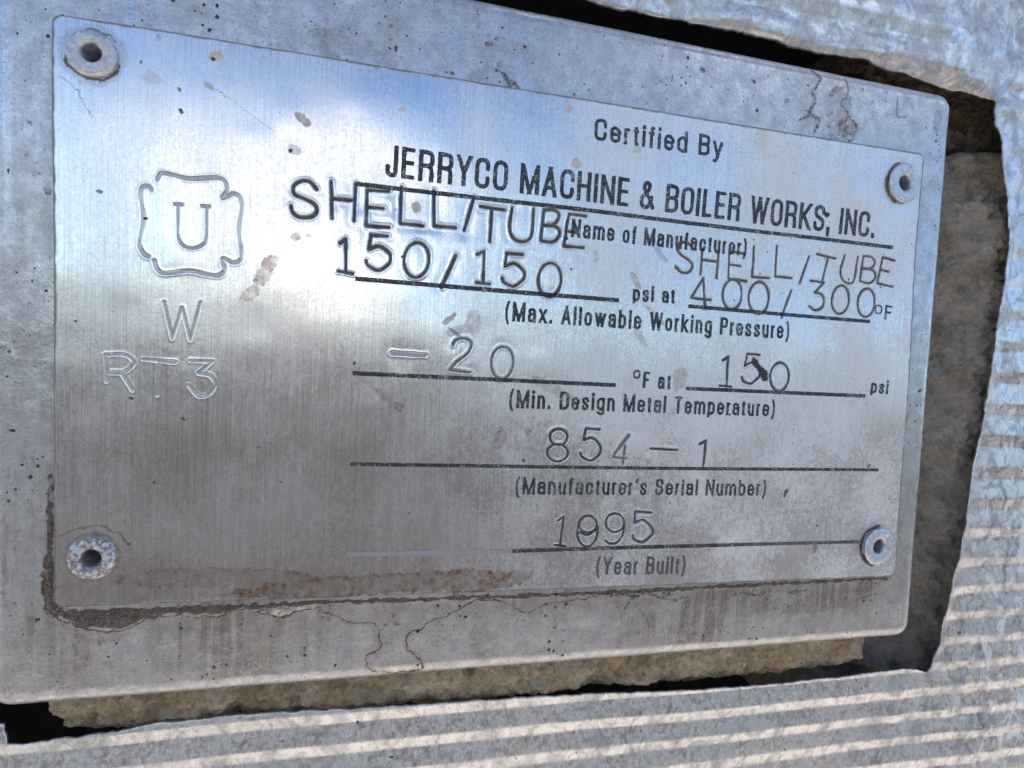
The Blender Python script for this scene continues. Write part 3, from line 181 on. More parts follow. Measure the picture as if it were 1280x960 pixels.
(-37.12,-45.16),(-36.18,-45.52),(-35.24,-45.9),(-34.21,-46.39),(-33.11,-47.02),(-31.9,-47.54),(-30.37,-47.68),(-28.81,-47.76),(-27.92,-48.36),(-27.67,-49.51),(-27.55,-50.58),(-27.22,-51.29),(-27.0,-51.84),(-27.38,-52.4),(-28.42,-52.92),(-29.28,-53.48),(-29.55,-54.18),(-29.51,-54.9),(-29.29,-55.44),(-28.89,-55.82),(-28.16,-56.15),(-26.94,-56.49),(-25.4,-56.77),(-23.81,-56.91),(-22.01,-56.93),
(-20.66,-56.72),(-20.12,-56.17),(-20.14,-55.4),(-20.65,-54.56),(-21.79,-53.62),(-22.72,-52.63),(-23.01,-51.51),(-22.92,-50.42),(-22.39,-49.75),(-21.3,-49.51),(-20.33,-49.29),(-19.99,-48.88),(-19.8,-48.45),(-19.07,-48.05),(-17.84,-47.69),(-16.58,-47.3),(-15.54,-46.85),(-14.55,-46.36),(-13.55,-45.86),(-12.55,-45.31),(-11.49,-44.91),(-10.3,-44.76),(-9.03,-44.78),(-7.77,-44.93),(-6.51,-45.22),
(-5.23,-45.66),(-3.92,-46.44),(-2.6,-47.25),(-1.31,-47.31),(-0.04,-46.62),(1.19,-45.97),(2.26,-45.76),(3.33,-45.69),(4.73,-45.6),(6.48,-45.52),(8.22,-45.39),(9.79,-45.09),(11.3,-44.75),(12.72,-44.56),(14.05,-44.48),(15.44,-44.55),(17.01,-44.83),(18.65,-45.24)],1.0,1,0.26),([(13.1,-44.68),(14.94,-44.89),(16.76,-45.08),(18.22,-45.07),(19.3,-44.82),(20.53,-44.77),(22.28,-45.28),(24.24,-45.96),
(26.13,-46.27),(27.99,-46.24),(29.86,-46.16)],0.8,1,0.26),([(16.73,-47.67),(17.23,-46.9),(17.76,-46.16),(18.51,-45.58),(19.47,-45.14),(20.54,-44.92),(21.77,-45.11),(23.05,-45.47),(24.13,-45.48),(25.02,-45.2),(25.88,-44.87)],0.8,1,0.26),([(39.71,-45.87),(40.44,-45.69),(41.19,-45.55),(42.02,-45.66),(42.94,-46.04),(43.86,-46.3),(44.74,-46.23),(45.61,-46.0)],0.8,1,0.26),([(51.98,-46.01),
(52.79,-45.93),(53.59,-45.84),(54.33,-45.75),(55.01,-45.66),(55.68,-45.56)],0.8,1,0.26),([(50.1,-47.34),(49.04,-47.45),(48.1,-47.59),(47.89,-48.02),(48.4,-48.81),(49.14,-49.31),(49.94,-49.04),(50.86,-48.5),(51.78,-48.56),(52.69,-49.21),(53.72,-49.55),(54.97,-49.01),(56.35,-48.09)],0.8,1,0.26),([(19.73,-47.83),(20.42,-48.65),(21.1,-49.45),(21.6,-50.15),(21.93,-50.73),(22.23,-51.3)],0.8,1,0.26),([
(67.73,-47.64),(69.2,-47.35),(70.65,-47.02),(71.91,-46.36),(73.03,-45.34),(73.86,-44.49),(74.23,-44.16),(74.35,-44.06)],1.0,1,0.26),([(-20.09,-55.0),(-19.35,-55.1),(-18.64,-55.23),(-18.2,-55.52),(-18.03,-55.99),(-17.9,-56.49)],1.0,1,0.26),([(-76.39,-42.78),(-75.65,-43.56),(-74.84,-44.33),(-73.66,-45.12),(-72.11,-45.95),(-70.45,-46.58),(-68.71,-46.92),(-66.96,-47.0),(-65.44,-46.71),
(-64.18,-45.98),(-62.9,-45.34),(-61.42,-45.05),(-59.91,-44.93),(-58.57,-44.94),(-57.44,-45.12),(-56.18,-45.29),(-54.51,-45.36),(-52.73,-45.36),(-51.38,-45.15),(-50.5,-44.66),(-49.26,-44.44),(-46.91,-44.99),(-44.25,-45.78),(-42.61,-45.97),(-41.99,-45.61),(-41.23,-45.21),(-39.75,-45.0),(-37.99,-44.84)],1.0,1,0.26),([(-76.05,-43.0),(-75.1,-44.02),(-74.12,-45.05),(-73.08,-46.14),(-71.99,-47.35),
(-70.78,-48.21),(-69.33,-48.37),(-67.84,-48.14),(-66.75,-47.91),(-66.06,-47.61),(-65.43,-47.29)],1.0,1,0.26),([(-70.76,-50.28),(-70.53,-50.59),(-70.36,-50.92),(-70.57,-51.4),(-71.15,-52.04),(-71.8,-52.69)],1.0,1,0.26),([(-12.12,45.34),(-11.57,45.35),(-11.03,45.33),(-10.6,45.05),(-10.29,44.47),(-9.93,44.0),(-9.39,43.88),(-8.81,43.89),(-8.44,43.76),(-8.27,43.52),(-8.13,43.26)],0.8,1,0.26),([
(-10.21,44.21),(-9.8,43.87),(-9.44,43.55),(-9.43,43.35),(-9.77,43.27),(-10.16,43.21)],0.8,1,0.26),([(48.58,55.08),(49.3,54.41),(49.93,53.73),(49.92,52.89),(49.22,51.88),(48.69,50.95),(48.9,50.27),(49.31,49.66),(49.2,48.85),(48.57,47.83),(48.26,46.95),(48.92,46.5),(49.9,46.17),(50.27,45.53),(50.1,44.61),(49.86,43.66)],0.8,1,0.26),([(46.33,45.37),(47.23,45.92),(48.12,46.42),(48.99,46.58),
(49.84,46.41),(50.69,46.19)],0.8,1,0.26),([(55.78,54.21),(56.07,53.15),(56.3,52.11),(56.12,51.2),(55.47,50.44),(55.14,49.69),(55.77,48.92),(56.69,48.14),(56.88,47.26),(56.32,46.27),(56.07,45.37),(56.76,44.72),(57.86,44.18)],0.8,1,0.26),([(67.98,52.89),(67.92,51.28),(67.93,49.77),(68.34,49.01),(69.17,49.0),(70.06,49.09)],0.8,1,0.26),([(69.65,53.14),(70.53,52.26),(71.42,51.38)],1.0,1,0.26),([
(-74.67,-43.64),(-70.85,-43.69),(-66.91,-43.75),(-62.91,-43.81),(-58.93,-43.86),(-55.07,-43.89),(-51.4,-43.9),(-47.89,-43.88),(-44.42,-43.86),(-40.88,-43.85),(-37.16,-43.86),(-33.29,-43.9),(-29.36,-43.96),(-25.27,-44.03),(-20.93,-44.1),(-16.21,-44.16),(-10.96,-44.21),(-5.21,-44.25),(0.84,-44.28),(7.01,-44.31),(13.08,-44.32),(18.98,-44.32),(24.85,-44.3),(30.76,-44.27),(36.76,-44.24),(42.91,-44.2),
(49.21,-44.17),(55.62,-44.14),(62.16,-44.1),(68.86,-44.07),(75.74,-44.03)],0.7,1,0.8),([(-75.82,-28.14),(-75.78,-29.58),(-75.75,-31.01),(-75.72,-32.46),(-75.69,-33.9),(-75.66,-35.35),(-75.63,-36.8),(-75.6,-38.25),(-75.57,-39.7),(-75.53,-41.16),(-75.5,-42.62)],0.7,1,0.7)]
PAD_BLOBS = [(-37.58,45.84,2.66,2.66,0,1,0.45),(-31.52,45.61,3.12,1.25,0,1,0.3),(-39.98,46.88,1.43,1.19,0,2,0.3),(54.54,47.75,2.89,5.41,0,1,0.5),(56.96,45.08,2.54,2.18,0,1,0.6),(45.19,53.76,5.23,3.49,-20,1,0.15),(16.59,44.52,2.47,1.55,0,1,0.3),(-14.84,44.24,1.88,1.07,0,1,0.35),(-13.49,49.58,0.67,0.54,0,1,0.7),(-11.6,46.54,0.55,0.68,0,1,0.6),(-12.2,50.56,0.41,0.34,0,1,0.9),
(-7.42,50.06,0.28,0.28,0,2,1),(25.49,51.28,0.64,0.51,-40,2,1),(36.1,50.92,0.5,0.5,0,2,1),(43.06,48.48,0.42,0.42,0,2,1),(17.58,48.12,0.3,0.3,0,2,1),(16.69,47.57,0.24,0.24,0,2,1),(59.52,52.67,0.55,0.55,0,1,0.5),(77.9,49.45,0.99,2.38,0,1,0.5),(-14.86,-43.52,0.56,0.42,0,2,1),(-9.25,-43.77,0.28,0.34,0,2,1),(-24.68,-48.05,0.67,0.47,0,2,0.9),(-26.25,-48.23,0.39,0.33,0,2,0.9),
(-25.25,-46.77,0.33,0.26,40,2,1),(-57.98,-46.42,0.34,0.25,20,2,1),(-49.27,-48.75,0.35,0.29,0,2,1),(-58.66,-46.0,0.11,0.11,0,2,1),(-10.27,-52.01,1.99,3.13,0,1,0.35),(37.07,-52.0,0.44,0.35,0,2,1),(25.28,-45.01,0.99,0.66,20,2,1),(29.47,-47.99,0.34,0.68,0,2,0.9),(-78.87,28.0,0.39,0.2,-20,2,0.8),(-78.58,27.82,0.17,0.17,0,2,1),(-79.74,26.78,0.17,0.17,0,2,1),(-79.14,23.53,0.39,0.39,0,1,0.6),
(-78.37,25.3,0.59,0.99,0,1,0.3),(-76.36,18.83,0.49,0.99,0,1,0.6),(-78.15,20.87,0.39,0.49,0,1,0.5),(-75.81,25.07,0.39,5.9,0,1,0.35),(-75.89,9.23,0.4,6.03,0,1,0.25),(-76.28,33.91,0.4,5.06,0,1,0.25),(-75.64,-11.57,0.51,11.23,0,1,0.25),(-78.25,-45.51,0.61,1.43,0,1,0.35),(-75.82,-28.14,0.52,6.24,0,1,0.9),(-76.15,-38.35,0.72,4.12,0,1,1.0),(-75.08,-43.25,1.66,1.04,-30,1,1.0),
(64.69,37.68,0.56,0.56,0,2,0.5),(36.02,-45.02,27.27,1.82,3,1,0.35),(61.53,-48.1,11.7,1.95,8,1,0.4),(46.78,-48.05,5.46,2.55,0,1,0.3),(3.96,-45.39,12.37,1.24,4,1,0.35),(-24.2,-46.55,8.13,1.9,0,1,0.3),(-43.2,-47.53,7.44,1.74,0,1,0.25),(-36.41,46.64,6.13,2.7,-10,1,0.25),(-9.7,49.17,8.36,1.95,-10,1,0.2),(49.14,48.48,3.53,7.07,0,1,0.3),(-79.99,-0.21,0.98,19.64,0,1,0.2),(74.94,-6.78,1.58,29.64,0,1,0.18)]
CRUST = [(-76.62,-29.32),(-75.19,-29.35),(-75.09,-42.88),(-72.06,-43.28),(-55.08,-43.38),(-37.8,-43.29),(-37.75,-44.76),(-41.43,-45.37),(-43.24,-46.07),(-49.26,-44.44),(-52.16,-45.2),(-56.18,-45.24),(-59.35,-44.95),(-62.9,-45.39),(-66.16,-46.83),(-70.45,-46.58),(-74.14,-44.77),(-76.43,-42.57)]
HOLE = [(-2.27,63.28),(8.23,62.59),(19.18,62.56),(30.67,62.54),(39.27,61.79),(48.17,61.31),(55.49,61.28),(63.01,61.4),(70.86,60.43),(83.06,59.4),(90.42,59.02),(97.79,58.43),(97.22,55.84),(97.07,53.47),(98.1,50.23),(99.73,45.7),(101.51,39.93),(102.86,32.33),(103.46,25.45),(103.39,18.47),(102.76,10.54),(102.35,2.58),(101.82,-6.31),(101.53,-13.45),(100.34,-20.64),(99.6,-27.84),(98.4,-35.05),
(97.66,-42.29),(96.92,-47.72),(95.7,-56.81),(95.54,-61.39),(94.28,-64.06),(93.16,-68.03),(91.82,-67.74),(89.78,-67.04),(85.85,-66.56),(79.52,-66.81),(69.28,-67.27),(51.69,-67.44),(35.14,-67.1),(16.22,-66.17),(-2.89,-65.49),(-20.58,-65.15),(-37.01,-64.69),(-49.85,-64.22),(-61.95,-64.45),(-70.02,-65.27),(-77.8,-65.67),(-83.08,-65.77)]

# ------------------------------------------------------------------ helpers
rng = np.random.default_rng(7)
_perm = rng.permutation(4096)


def _hash(ix, iy, seed):
    return _perm[(ix * 73 + iy * 1979 + seed * 271 + _perm[(ix + seed * 17) & 4095]) & 4095] / 4095.0


def vnoise(x, y, seed=0):
    """smooth value noise in -1..1"""
    ix, iy = np.floor(x).astype(np.int64), np.floor(y).astype(np.int64)
    fx, fy = x - ix, y - iy
    fx, fy = fx * fx * fx * (fx * (fx * 6 - 15) + 10), fy * fy * fy * (fy * (fy * 6 - 15) + 10)
    a, b = _hash(ix, iy, seed), _hash(ix + 1, iy, seed)
    c, d = _hash(ix, iy + 1, seed), _hash(ix + 1, iy + 1, seed)
    return ((a * (1 - fx) + b * fx) * (1 - fy) + (c * (1 - fx) + d * fx) * fy) * 2 - 1


def fbm(x, y, octaves=4, seed=0, gain=0.5):
    s, amp, tot = 0.0, 1.0, 0.0
    for k in range(octaves):
        s = s + amp * vnoise(x * 2 ** k + 13.7 * k, y * 2 ** k - 7.3 * k, seed + k)
        tot += amp
        amp *= gain
    return s / tot


def sstep(a, b, x):
    t = np.clip((x - a) / (b - a), 0, 1)
    return t * t * (3 - 2 * t)


def seg_dist(px, py, pts):
    """distance from points to a polyline"""
    best = np.full(px.shape, 1e9)
    for (ax, ay), (bx, by) in zip(pts[:-1], pts[1:]):
        dx, dy = bx - ax, by - ay
        L = dx * dx + dy * dy + 1e-9
        t = np.clip(((px - ax) * dx + (py - ay) * dy) / L, 0, 1)
        best = np.minimum(best, (px - ax - t * dx) ** 2 + (py - ay - t * dy) ** 2)
    return np.sqrt(best)


def make_mesh(name, co, quads, smooth=True, base=(0, 0, 0), masks=None):
    """co: N x 3 in (u, v, w) mm; quads: M x 4 (or M x 3) index array"""
    co = np.asarray(co, float) - np.asarray(base, float)
    me = bpy.data.meshes.new(name)
    n, k = len(co), quads.shape[1]
    me.vertices.add(n)
    xyz = np.empty((n, 3), np.float32)
    xyz[:, 0], xyz[:, 1], xyz[:, 2] = co[:, 0] * MM, -co[:, 2] * MM, co[:, 1] * MM
    me.vertices.foreach_set('co', xyz.ravel())
    m = len(quads)
    me.loops.add(m * k)
    me.loops.foreach_set('vertex_index', quads.astype(np.int32).ravel())
    me.polygons.add(m)
    me.polygons.foreach_set('loop_start', np.arange(0, m * k, k, dtype=np.int32))
    me.polygons.foreach_set('use_smooth', np.full(m, smooth, bool))
    me.update(calc_edges=True)
    if masks is not None:
        at = me.attributes.new('masks', 'FLOAT_COLOR', 'POINT')
        at.data.foreach_set('color', np.asarray(masks, np.float32).ravel())
    return me


def grid_quads(nr, nc, wrap=False):
    r = np.arange(nr - 1)[:, None]
    c = np.arange(nc if wrap else nc - 1)[None, :]
    c2 = (c + 1) % nc
    return np.stack([r * nc + c, r * nc + c2, (r + 1) * nc + c2, (r + 1) * nc + c], -1).reshape(-1, 4)


def link(name, me, mat, parent=None, base=(0, 0, 0)):
    o = bpy.data.objects.new(name, me)
    col.objects.link(o)
    if me is not None and mat is not None:
        me.materials.append(mat)
    if parent is None:
        o.matrix_world = TILT @ Matrix.Translation((base[0] * MM, -base[2] * MM, base[1] * MM))
    else:
        o.parent = parent
    return o


def tag(o, label, cat, group=None):
    o['label'] = label
    o['category'] = cat
    if group:
        o['group'] = group
    return o


# ------------------------------------------------------------------ material node kit
class Kit:
    def __init__(self, name):
        self.m = bpy.data.materials.new(name)
        self.m.use_nodes = True
        self.t = self.m.node_tree
        self.b = self.t.nodes['Principled BSDF']
        tc = self.n('ShaderNodeTexCoord')
        mp = self.n('ShaderNodeMapping')
        mp.inputs['Scale'].default_value = (1000, 1000, 1000)      # object space, millimetres
        self.link(tc.outputs['Object'], mp.inputs['Vector'])
        self.mm = mp.outputs[0]

    def n(self, kind):
        return self.t.nodes.new(kind)

    def link(self, a, b):
        self.t.links.new(a, b)

    def put(self, sock, val):
        if hasattr(val, 'links'):
            self.link(val, sock)
        elif isinstance(val, tuple):
            sock.default_value = val if len(val) != 3 or len(sock.default_value) == 3 else val + (1,)
        else:
            sock.default_value = val

    def noise(self, scale=(1, 1, 1), detail=4, rough=0.55, dist=0.0, loc=(0, 0, 0)):
        mp = self.n('ShaderNodeMapping')
        mp.inputs['Scale'].default_value = scale
        mp.inputs['Location'].default_value = loc
        self.link(self.mm, mp.inputs['Vector'])
        no = self.n('ShaderNodeTexNoise')
        no.inputs['Scale'].default_value = 1.0
        no.inputs['Detail'].default_value = detail
        no.inputs['Roughness'].default_value = rough
        no.inputs['Distortion'].default_value = dist
        self.link(mp.outputs[0], no.inputs['Vector'])
        return no.outputs['Fac']

    def ramp(self, v, a, b, lo=0.0, hi=1.0):
        r = self.n('ShaderNodeMapRange')
        r.interpolation_type = 'SMOOTHSTEP'
        self.link(v, r.inputs['Value'])
        r.inputs['From Min'].default_value = a
        r.inputs['From Max'].default_value = b
        r.inputs['To Min'].default_value = lo
        r.inputs['To Max'].default_value = hi
        return r.outputs[0]

    def math(self, op, a, b=None):
        m = self.n('ShaderNodeMath')
        m.operation = op
        self.put(m.inputs[0], a)
        if b is not None:
            self.put(m.inputs[1], b)
        return m.outputs[0]

    def clamp1(self, a):
        m = self.n('ShaderNodeMath')
        m.operation = 'ADD'
        m.use_clamp = True
        self.put(m.inputs[0], a)
        m.inputs[1].default_value = 0
        return m.outputs[0]

    def mixc(self, f, a, b):
        m = self.n('ShaderNodeMix')
        m.data_type = 'RGBA'
        self.put(m.inputs[0], f)
        self.put(m.inputs[6], a)
        self.put(m.inputs[7], b)
        return m.outputs[2]

    def mixf(self, f, a, b):
        m = self.n('ShaderNodeMix')
        self.put(m.inputs[0], f)
        self.put(m.inputs[2], a)
        self.put(m.inputs[3], b)
        return m.outputs[0]

    def specks(self, per_mm, rmin, rmax, keep=0.5, loc=(0, 0, 0), stretch=(1, 1, 1)):
        """irregular small dots: 1 inside"""
        warp = self.noise((1.7, 1.7, 1.7), 2, .5, loc=loc)
        mp = self.n('ShaderNodeMapping')
        mp.inputs['Scale'].default_value = tuple(per_mm * s for s in stretch)
        mp.inputs['Location'].default_value = loc
        self.link(self.mm, mp.inputs['Vector'])
        va = self.n('ShaderNodeVectorMath')
        va.operation = 'ADD'
        self.link(mp.outputs[0], va.inputs[0])
        no = self.n('ShaderNodeTexNoise')
        no.inputs['Scale'].default_value = 2.2
        no.inputs['Detail'].default_value = 3
        self.link(mp.outputs[0], no.inputs['Vector'])
        sc = self.n('ShaderNodeVectorMath')
        sc.operation = 'SCALE'
        sc.inputs['Scale'].default_value = 0.35
        self.link(no.outputs['Color'], sc.inputs[0])
        self.link(sc.outputs[0], va.inputs[1])
        vo = self.n('ShaderNodeTexVoronoi')
        vo.inputs['Scale'].default_value = 1.0
        self.link(va.outputs[0], vo.inputs['Vector'])
        sep = self.n('ShaderNodeSeparateColor')
        self.link(vo.outputs['Color'], sep.inputs[0])
        rad = self.math('MULTIPLY', self.math('POWER', sep.outputs[0], 3.0), rmax * per_mm)
        rad = self.math('ADD', rad, rmin * per_mm)
        ins = self.math('LESS_THAN', vo.outputs['Distance'], rad)
        kp = self.math('LESS_THAN', sep.outputs[1], keep)
        return self.math('MULTIPLY', ins, kp)

    def masks(self):
        a = self.n('ShaderNodeAttribute')
        a.attribute_name = 'masks'
        s = self.n('ShaderNodeSeparateColor')
        self.link(a.outputs['Color'], s.inputs[0])
        return s.outputs[0], s.outputs[1], s.outputs[2], a.outputs['Alpha']

    def sep_mm(self):
        s = self.n('ShaderNodeSeparateXYZ')
        self.link(self.mm, s.inputs[0])
        return s.outputs

    def bump(self, h, strength, dist):
        b = self.n('ShaderNodeBump')
        b.inputs['Strength'].default_value = strength
        b.inputs['Distance'].default_value = dist * MM
        self.put(b.inputs['Height'], h)
        prev = self.b.inputs['Normal'].links
        if prev:
            self.link(prev[0].from_socket, b.inputs['Normal'])
        self.link(b.outputs[0], self.b.inputs['Normal'])

    def out(self, color, rough, metal=0.0, spec=0.5):
        self.put(self.b.inputs['Base Color'], color)
        self.put(self.b.inputs['Roughness'], rough)
        self.put(self.b.inputs['Metallic'], metal)
        self.put(self.b.inputs['Specular IOR Level'], spec)
        return self.m


def mat_plate():
    k = Kit('brushed_stainless_nameplate')
    groove, brown, dark, pale = k.masks()
    x, y, z = k.sep_mm()
    brush = k.noise((9, 1, .10), 3, .6)
    brush2 = k.noise((4.5, 1, .06), 2, .6, loc=(31, 0, 5))
    fine = k.noise((1.5, 1, 1.1), 6, .72)
    broad = k.noise((.055, .05, .05), 3, .55, loc=(5, 0, 2))
    side = k.ramp(x, -30, 45)                                     # the right half is dustier
    fine2 = k.noise((3.4, 3, 3.0), 5, .75, loc=(12, 0, 6))
    grain = k.mixf(.55, fine, fine2)
    dust = k.ramp(k.math('ADD', k.math('MULTIPLY', grain, .66), k.math('MULTIPLY', broad, .34)), .40, .58)
    wiped = k.mixf(k.ramp(z, 30, 56), .62, 1.0)                     # the lower left was rubbed clean
    dust = k.math('MULTIPLY', dust, k.mixf(side, k.math('MULTIPLY', wiped, 0.24), 0.82))
    film = k.mixf(side, .02, .28)                                  # thin even veil on the right
    dust = k.math('MAXIMUM', dust, film)
    scr = k.math('MULTIPLY', k.ramp(k.noise((1.1, 1, .9), 2, .5, dist=6.0, loc=(14, 3, 3)), .497, .503), k.ramp(k.noise((1.1, 1, .9), 2, .5, dist=6.0, loc=(14, 3, 3)), .509, .503))
    dust = k.clamp1(k.math('ADD', dust, k.math('MULTIPLY', k.math('MULTIPLY', scr, .35), k.ramp(broad, .48, .6))))
    fl = k.noise((3.6, 3, 3.0), 4, .75, loc=(3, 1, 8))
    flecks = k.math('MULTIPLY', k.ramp(fl, .56, .66), k.mixf(side, .25, .6))
    c = k.mixc(k.ramp(brush, .3, .7), (.60, .58, .56), (.79, .765, .74))
    micro = k.noise((6, 5, 4.2), 4, .8, loc=(4, 2, 1))
    c = k.mixc(k.ramp(micro, .55, .64, 0, .28), c, (.34, .32, .30))
    c = k.mixc(dust, c, (.66, .615, .57))
    c = k.mixc(k.math('MULTIPLY', k.ramp(micro, .54, .62), k.mixf(side, .12, .45)), c, (.28, .26, .24))
    c = k.mixc(flecks, c, (.24, .22, .20))
    met = k.math('SUBTRACT', 1.0, k.math('MULTIPLY', dust, .9))
    rough = k.mixf(dust, k.mixf(k.ramp(brush2, .3, .7), .135, .185), .6)
    sp = k.math('MAXIMUM', k.specks(.28, .05, .28, .5), k.specks(.8, .03, .16, .28, loc=(9, 3, 4)))
    tan = k.specks(.3, .05, .35, .3, loc=(2, 8, 1))
    bn = k.ramp(k.noise((1.2, 1, 1.2), 5, .65, loc=(7, 7, 7)), .3, .62, .55, 1.0)
    bf = k.clamp1(k.math('ADD', k.math('MULTIPLY', brown, bn), k.math('MULTIPLY', tan, .4)))
    c = k.mixc(k.math('MULTIPLY', bf, .97), c, (.19, .098, .046))
    met = k.math('MULTIPLY', met, k.math('SUBTRACT', 1.0, k.math('MULTIPLY', bf, .30)))
    rough = k.mixf(bf, rough, .30)
    c = k.mixc(pale, c, (.44, .36, .26))
    met = k.math('MULTIPLY', met, k.math('SUBTRACT', 1.0, pale))
    rough = k.mixf(pale, rough, .7)
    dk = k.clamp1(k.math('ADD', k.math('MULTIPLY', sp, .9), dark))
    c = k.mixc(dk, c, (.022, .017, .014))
    gn = k.ramp(k.noise((3, 1, 3), 4, .7, loc=(1, 2, 3)), .25, .5, .65, 1.0)
    g = k.math('MULTIPLY', groove, gn)
    c = k.mixc(g, c, (.028, .028, .03))
    cov = k.math('MAXIMUM', dk, g)
    met = k.math('MULTIPLY', met, k.math('SUBTRACT', 1.0, cov))
    rough = k.mixf(cov, rough, .55)
    k.bump(brush, .12, .02)
    k.bump(fine, .3, .035)
    return k.out(c, rough, met)


def mat_pad():
    k = Kit('weathered_grey_steel')
    edge, brown, dark, pale = k.masks()
    x, y, z = k.sep_mm()
    fine = k.noise((2.0, 2.0, 2.0), 6, .8)
    mid = k.noise((.35, .35, .35), 5, .65, loc=(4, 4, 4))
    broad = k.noise((.05, .05, .05), 3, .5)
    c = k.mixc(k.ramp(mid, .35, .65), (.40, .39, .385), (.54, .53, .52))
    c = k.mixc(k.ramp(fine, .53, .66, 0, .45), c, (.70, .69, .68))
    c = k.mixc(k.ramp(fine, .46, .36, 0, .6), c, (.20, .185, .17))
    patch = k.ramp(k.math('ADD', k.math('MULTIPLY', broad, .6), k.math('MULTIPLY', mid, .4)), .48, .58)
    run = k.noise((.9, .9, .06), 4, .6, loc=(3, 8, 2))
    rough = k.mixf(patch, .36, .24)
    rough = k.mixf(k.ramp(run, .4, .65), rough, .42)
    c = k.mixc(k.ramp(run, .5, .68, 0, .1), c, (.26, .24, .22))
    met = k.mixf(patch, .82, .96)
    sp = k.math('MAXIMUM', k.specks(.30, .05, .35, .55), k.specks(.9, .03, .16, .35, loc=(9, 3, 4)))
    low = k.ramp(z, 18, 4)
    cl = k.math('MULTIPLY', k.specks(1.1, .05, .3, .6, loc=(3, 3, 9)), k.ramp(k.noise((.12, .12, .12), 3, .5, loc=(8, 0, 0)), .55, .62))
    sp = k.math('MAXIMUM', sp, cl)
    bn = k.ramp(k.noise((1.3, 1, 1.3), 5, .65, loc=(7, 7, 7)), .3, .55, .7, 1.0)
    bf = k.math('MULTIPLY', brown, bn)
    tint = k.ramp(k.noise((.16, .16, .12), 4, .6, loc=(1, 5, 2)), .54, .72, 0, .45)
    c = k.mixc(tint, c, (.33, .28, .21))
    cnz = k.noise((1.1, 1.1, 1.1), 5, .7, loc=(3, 9, 9))
    crust = k.math('MULTIPLY', k.ramp(k.math('ADD', brown, k.math('MULTIPLY', cnz, .5)), .62, 1.0), .92)
    c = k.mixc(k.math('MULTIPLY', bf, .9), c, (.22, .13, .075))
    c = k.mixc(crust, c, k.mixc(k.ramp(cnz, .4, .6), (.055, .034, .024), (.14, .095, .068)))
    micro = k.noise((5.5, 5.5, 4.0), 4, .8, loc=(6, 1, 3))
    c = k.mixc(k.ramp(micro, .54, .64, 0, .42), c, (.16, .14, .125))
    c = k.mixc(k.ramp(micro, .44, .36, 0, .35), c, (.75, .74, .73))
    dn = k.ramp(k.noise((2.4, 2.4, 2.4), 4, .7, loc=(2, 2, 2)), .42, .54, .12, .85)
    dk = k.clamp1(k.math('ADD', k.math('MULTIPLY', sp, .88), k.math('MULTIPLY', dark, dn)))
    c = k.mixc(dk, c, (.02, .016, .014))
    cov = k.math('MAXIMUM', dk, crust)
    met = k.math('MULTIPLY', met, k.math('SUBTRACT', 1.0, cov))
    rough = k.mixf(cov, rough, .85)
    spec = k.mixf(cov, .5, .05)
    k.bump(fine, .35, .06)
    k.bump(mid, .35, .3)
    k.bump(k.math('MULTIPLY', k.ramp(brown, .4, .95), k.noise((2.2, 2.2, 2.2), 5, .7, loc=(5, 5, 5))), .6, .45)
    return k.out(c, rough, met, spec)


def mat_ink(name, wear, base=(.012, .012, .014), bare=(.42, .42, .43)):
    k = Kit(name)
    n1 = k.noise((3.2, 3, 3.2), 5, .75)
    n2 = k.noise((.5, .5, .5), 3, .6, loc=(3, 3, 3))
    f = k.ramp(k.math('ADD', k.math('MULTIPLY', n1, .75), k.math('MULTIPLY', n2, .25)), .60 - wear, .67 - wear)
    f = k.math('MULTIPLY', f, .8)
    c = k.mixc(f, base, bare)
    k.bump(n1, .4, .04)
    return k.out(c, k.mixf(f, .48, .38), k.math('MULTIPLY', f, .7))


def mat_rivet(name, crust, crust_col, rust):
    k = Kit(name)
    n1 = k.noise((1.0, 1.0, 1.0), 5, .68)
    n2 = k.noise((2.6, 2.6, 2.6), 4, .7, loc=(4, 4, 4))
    c = k.mixc(k.ramp(n2, .3, .7), (.42, .43, .46), (.60, .61, .63))
    f = k.ramp(n1, .62 - crust * .35, .70 - crust * .3)
    c = k.mixc(f, c, crust_col)
    r = k.math('MULTIPLY', k.ramp(k.noise((1.3, 1.3, 1.3), 4, .7, loc=(8, 1, 6)), .46, .55), rust)
    c = k.mixc(r, c, (.13, .06, .03))
    d = k.ramp(n2, .36, .28)
    c = k.mixc(k.math('MULTIPLY', d, .8), c, (.05, .04, .035))
    met = k.math('MULTIPLY', k.math('SUBTRACT', 1.0, f), k.math('SUBTRACT', .85, r))
    k.bump(n1, .6, .3)
    k.bump(n2, .35, .07)
    return k.out(c, k.mixf(f, .40, .8), k.clamp1(met))


